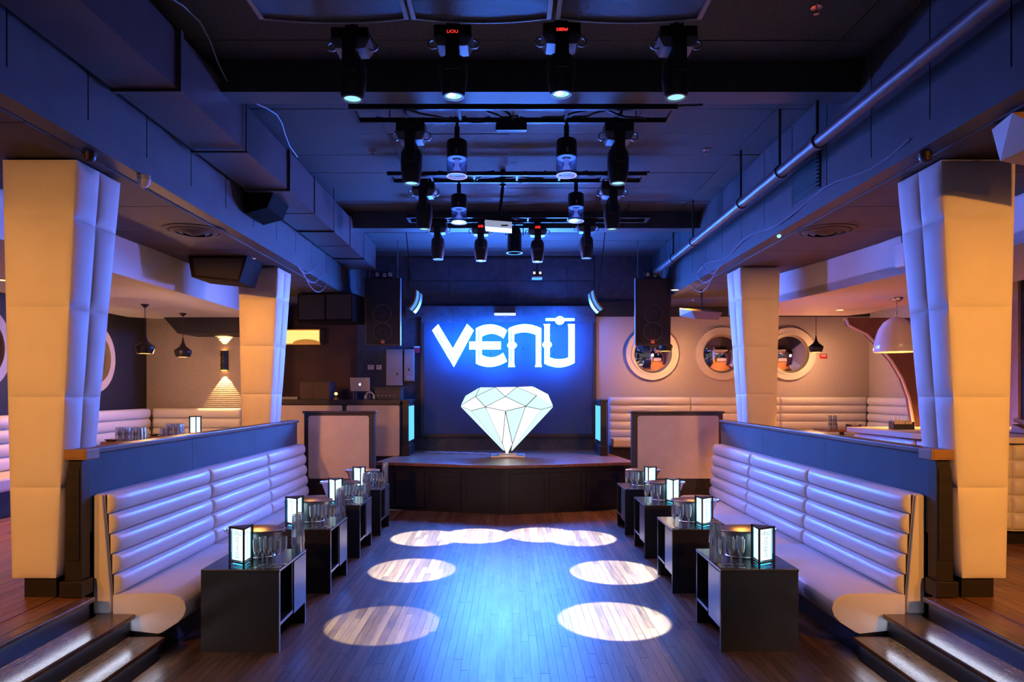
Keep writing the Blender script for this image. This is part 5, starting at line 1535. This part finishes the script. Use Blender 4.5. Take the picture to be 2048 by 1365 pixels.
MB().lathe(prof, n=32).obj('shade', M_DOME, t, smooth=True)
MB().cyl((0, 0, 0.16), (0, 0, 0.25), 0.05, n=14).obj('bulb', emis('dome_bulb', (6.0, 3.3, 0.9)), t)
MB().ring((0, 0, 0.001), 0.235, 0.262, 0.012, 'z', 32).obj('inner_rim', emis('dome_inner', (1.6, 0.85, 0.22)), t)
h = LOWC - p.z
MB().tube([(0.008 * math.sin(i * 1.4), 0.006 * math.cos(i * 1.1), 0.455 + (h - 0.475) * i / 8) for i in range(9)], 0.006, 6).obj('cord', M_CHROME, t)
MB().lathe([(0, h - 0.05), (0.04, h - 0.05), (0.075, h - 0.02), (0.08, h - 0.001), (0, h - 0.001)], n=20).obj('ceiling_rose', M_CHROME, t, smooth=True)
light('dome_light', 'SPOT', (p.x, 8.8, p.z + 0.12), 800, WARM, (p.x, 8.8, 0), spot_size=math.radians(130), spot_blend=0.5, shadow_soft_size=0.1)

# ---- wall sconce on the ribbed wall
p = px(448, 721, 11.8)
t = thing('wall_sconce', 'dark ribbed up-and-down wall sconce on the ribbed beige wall', 'wall lamp', (p.x, 11.8, p.z))
MB().lathe([(0.0, -0.17)] + [(0.062 - 0.008 * (i % 2), -0.17 + 0.34 * i / 8) for i in range(9)] + [(0.0, 0.17)], n=18).obj('body', M_FIX, t)
MB().box(-0.03, 0.03, 0.0, 0.043, -0.05, 0.05).obj('wall_bracket', M_FIX, t)
for s in (-1, 1):
    MB().cyl((0, 0, s * 0.168), (0, 0, s * 0.173), 0.05, n=16).obj('lamp_disc', E_WARMDISC, t)
    light('sconce_lamp', 'SPOT', (p.x, 11.77, p.z + s * 0.18), 95, (1.0, 0.6, 0.2), (p.x, 11.80, p.z + s * 1.0), spot_size=math.radians(66), spot_blend=0.12, shadow_soft_size=0.01)
# dark shelf box in the ceiling corner, left lounge
a, b = px(328, 640, 11.2), px(490, 668, 11.2)
tag(MB(((a.x + b.x) / 2, 11.4, b.z)).hexa([(a.x + 0.25, 11.15, b.z), (b.x, 11.15, b.z + 0.0), (b.x, 11.85, b.z), (a.x + 0.25, 11.85, b.z)], [(a.x, 11.15, LOWC + 0.02), (b.x, 11.15, LOWC + 0.02), (b.x, 11.85, LOWC + 0.02), (a.x, 11.85, LOWC + 0.02)]).obj('bulkhead_box', M_DARKWALL),
    'dark angled box under the ceiling above the wall sconce', 'bulkhead')

# ---- round convex mirrors
def convex(c, axis, R, label, group):
    t = thing('round_mirror', label, 'mirror', c, group=group)
    sgn_ = -1
    if axis == 'y':      # faces -Y
        MB().ring((0, -0.06, 0), R * 0.77, R, 0.06, 'y', 48).obj('frame', M_MIRFRAME, t)
        MB().ring((0, -0.075, 0), R * 0.74, R * 0.80, 0.05, 'y', 48).obj('inner_lip', M_MIRFRAME, t)
    else:                # faces +X
        MB().ring((0.0, 0, 0), R * 0.77, R, 0.06, 'x', 48).obj('frame', M_MIRFRAME, t)
        MB().ring((0.02, 0, 0), R * 0.74, R * 0.80, 0.05, 'x', 48).obj('inner_lip', M_MIRFRAME, t)
    rr = R * 0.765; dep = 0.10
    vs_ = []; fs = []
    nr, na = 10, 40
    for i in range(nr + 1):
        r = rr * i / nr
        d = dep * (1 - (i / nr) ** 2)
        for k in range(na):
            a = 2 * PI * k / na
            vs_.append((r * math.cos(a), -0.015 - d, r * math.sin(a)) if axis == 'y' else (0.015 + d, r * math.cos(a), r * math.sin(a)))
    for i in range(nr):
        for k in range(na):
            fs.append((i * na + k, i * na + (k + 1) % na, (i + 1) * na + (k + 1) % na, (i + 1) * na + k))
    me = MB().add(vs_, fs).mesh('mirror_bowl', M_MIRROR, smooth=True)
    link('mirror_bowl', me, t)
    return t
for k, xm in enumerate((1304, 1443, 1578)):
    p = px(xm, 708, 12.98)
    convex((p.x, 12.999, p.z), 'y', 0.50, 'convex round mirror in cream frame, %s from the stage on the beige wall' % ORD[k], 'round mirrors on the beige wall')
for yc, lab in ((10.30, 'convex round mirror on the navy wall nearer the sconce corner'), (8.05, 'convex round mirror on the navy wall farther from the sconce corner')):
    convex((-6.299, yc, 2.39 if yc > 9 else 2.42), 'x', 0.52, lab, 'round mirrors on the navy wall')
p = px(1646, 712, 12.98)
t = thing('fire_alarm', 'red fire alarm box on the beige wall beside the round mirror', 'alarm', (p.x, 12.98, p.z))
MB().box(-0.06, 0.06, -0.03, 0.019, -0.055, 0.03).obj('body', M_REDPLASTIC, t, bevel=0.005)
MB().box(-0.045, 0.045, -0.032, -0.029, -0.01, 0.012).obj('white_word_bar', M_WHITEPLASTIC, t)
# thermostat on the white bulkhead, right
t = thing('wall_controller', 'white wireless box on the white bulkhead, bar side', 'controller', (4.02, 6.95, 3.28), rotz=0.12)
MB().box(-0.045, 0.02, -0.07, 0.07, -0.12, 0.12).obj('case', M_WHITEPLASTIC, t, bevel=0.008)
MB().tube([(-0.02, 0, 0.12), (-0.02, 0.01, 0.2), (-0.03, 0.03, 0.217)], 0.004, 5).obj('lead', M_RUBBER, t)

# ---- curved brown arch screen and bar
YA = 9.9
curve = [(1695, 640), (1699, 650), (1712, 657), (1735, 668), (1757, 690), (1785, 722), (1806, 757), (1820, 795), (1829, 850), (1831, 900)]
t = thing('curved_arch', 'brown curved arch wing with pale edge beside the bar', 'arch', (px(1831, 0, YA).x, YA, UP))
O = (px(1831, 0, YA).x, YA, UP)
cp = [(px(x, y, YA).x, px(x, y, YA).z) for x, y in curve]
xr = 6.85
MB(O).prism(cp + [(cp[-1][0], UP), (xr, UP), (xr, 2.96), (cp[0][0], 2.96)], YA, YA + 0.12, 'y').obj('arch_panel', M_ARCH, t)
m = MB(O).tube([(x - 0.012, YA + 0.0, z - 0.005) for x, z in cp], 0.02, 8)
m.obj('edge_bead', M_MIRFRAME, t, smooth=True)
bar = thing('bar_counter', 'white stone topped bar with channelled leather front on the bar side', 'bar', (4.9, 7.0, UP))
O = (4.9, 7.0, UP)
plan = [(3.93, 7.95), (3.98, 6.75), (4.18, 6.35), (4.55, 6.12), (6.85, 6.02), (6.85, 7.95)]
MB(O).prism(plan, 1.425, 1.48, 'z').obj('bar_top', M_BARTOP, bar, bevel=0.005)
inn = [(4.02, 7.9), (4.07, 6.8), (4.25, 6.44), (4.58, 6.22), (6.83, 6.12), (6.83, 7.9)]
MB(O).prism(inn, 0.62, 1.424, 'z').obj('bar_carcass', M_LEATHER, bar)
MB(O).prism([(4.12, 7.85), (4.17, 6.9), (4.33, 6.55), (4.62, 6.33), (6.8, 6.22), (6.8, 7.85)], UP, 0.62, 'z').obj('kick_base', M_BLACKWOOD, bar)
for i in range(4):
    a, b = Vector((*inn[i], 0)), Vector((*inn[i + 1], 0))
    d = (b - a); L = d.length
    n_ = Vector((d.y, -d.x, 0)).normalized()
    if n_.dot(Vector((5.5, 7.2, 0)) - (a + b) / 2) > 0:
        n_ = -n_
    ang = math.atan2(n_.y, n_.x)
    yd = Vector((-math.sin(ang), math.cos(ang), 0))
    s0 = a if d.dot(yd) > 0 else b
    me = roll_mesh(L, 0.158, 0.045, M_LEATHER)
    for k in range(5):
        link('front_roll', me, bar, (s0.x - O[0], s0.y - O[1], 0.63 + 0.158 * k - UP), (0, 0, ang))
napkin_caddy(px(1803, 0, 7.45).x, 7.45, 1.481, 'black napkin caddy with straws on the white bar top', -0.1)
p = px(2040, 866, 6.75)
t = thing('desk_telephone', 'beige desk telephone on the bar', 'telephone', (p.x + 0.05, 6.7, 1.481))
MB().hexa([(-0.11, -0.1, 0), (0.11, -0.1, 0), (0.11, 0.1, 0), (-0.11, 0.1, 0)], [(-0.10, -0.095, 0.035), (0.10, -0.095, 0.035), (0.10, 0.095, 0.09), (-0.10, 0.095, 0.09)]).obj('body', M_PHONE, t, bevel=0.008)
MB().tube([(-0.075, -0.08, 0.085), (-0.075, -0.05, 0.105), (-0.075, 0.03, 0.125), (-0.075, 0.08, 0.125)], 0.022, 8).obj('handset', M_PHONE, t, smooth=True)
for k in range(9):
    MB().box(0.0 + 0.028 * (k % 3), 0.018 + 0.028 * (k % 3), -0.06 + 0.035 * (k // 3), -0.04 + 0.035 * (k // 3), 0.05 + 0.01 * (k // 3), 0.068 + 0.01 * (k // 3)).obj('key', M_FIX, t)
boxthing('phone_stand', 'dark wooden block under the desk telephone on the bar', 'stand', p.x - 0.1, p.x + 0.2, 6.55, 6.85, 1.481, 1.482 + 0.001, M_BLACKWOOD, None, 0.0)

# ================================================================== LAMP LIGHT
# beams of the moving heads: round pools on the dance floor
pools = [(0, (-1.03, 5.54, 0), 2232, (0.80, 1.0, 0.85)), (3, (0.87, 5.64, 0), 9300, (0.55, 0.82, 1.0)),
         (4, (-1.02, 7.22, 0), 8525, (0.58, 0.82, 0.95)), (5, (1.10, 7.14, 0), 9300, (0.55, 0.8, 1.0)),
         (6, (-1.06, 8.79, 0), 8525, (0.55, 0.8, 1.0)), (7, (0.92, 8.79, 0), 9300, (0.55, 0.8, 1.0)),
         (9, (-0.43, 8.95, 0), 8525, (0.62, 0.82, 0.85)), (10, (0.42, 9.02, 0), 8525, (0.62, 0.82, 0.85))]
for i, tgt, e, c in pools:
    src = HEADS[i] + Vector((0, 0, -0.53))
    L = (Vector(tgt) - src).length
    light('beam_lamp', 'SPOT', src, e, c, tgt, spot_size=2 * math.atan(0.475 / L), spot_blend=0.16, shadow_soft_size=0.012)
# blue wash from the two lit front heads
for i, tgt, c in ((1, (0.1, 6.3, 0), (0.03, 0.30, 1.0)), (2, (0.15, 5.2, 0), (0.02, 0.24, 1.0))):
    src = HEADS[i] + Vector((0, 0, -0.53))
    light('blue_wash_lamp', 'SPOT', src, 950, c, tgt, spot_size=math.radians(42), spot_blend=0.9, shadow_soft_size=0.03)
for sd in (-1, 1):  # unseen downlights added behind the near columns to warm the far ones
    p = (sd * 3.78, 6.0, SOF - 0.012)
    dup(dl, p, 0, 'added warm gimbal downlight hidden behind the near column on the ' + SIDE[sd], tree=dk)
    light('downlight_lamp', 'SPOT', (p[0], p[1], p[2] - 0.02), 460 if sd < 0 else 200, WARM, (sd * 3.2, 8.7, 2.3), spot_size=math.radians(50), spot_blend=1.0, shadow_soft_size=0.05)
# warm recessed downlights in the soffits on the way in, washing the near columns and steps
for sd in (-1, 1):
    for x, y, e, tx in ((3.3, -1.2, 1.3, 3.3), (4.4, 0.2, 0.5, 3.6)):
        p = (sd * x, y, (SOF - 0.012) if x < 4 else LOWC)
        dup(dl, p, 0, 'warm recessed downlight by the steps on the %s, %s' % (SIDE[sd], 'in the soffit' if x < 4 else 'in the white ceiling'), tree=dk)
        light('downlight_lamp', 'SPOT', (p[0], p[1], p[2] - 0.02), ENTRY * e * (1.15 if sd > 0 else 0.85), WARM if sd > 0 else (1.0, 0.39, 0.085), (sd * tx, 4.65, 1.75), spot_size=math.radians(44), spot_blend=1.0, shadow_soft_size=0.05)
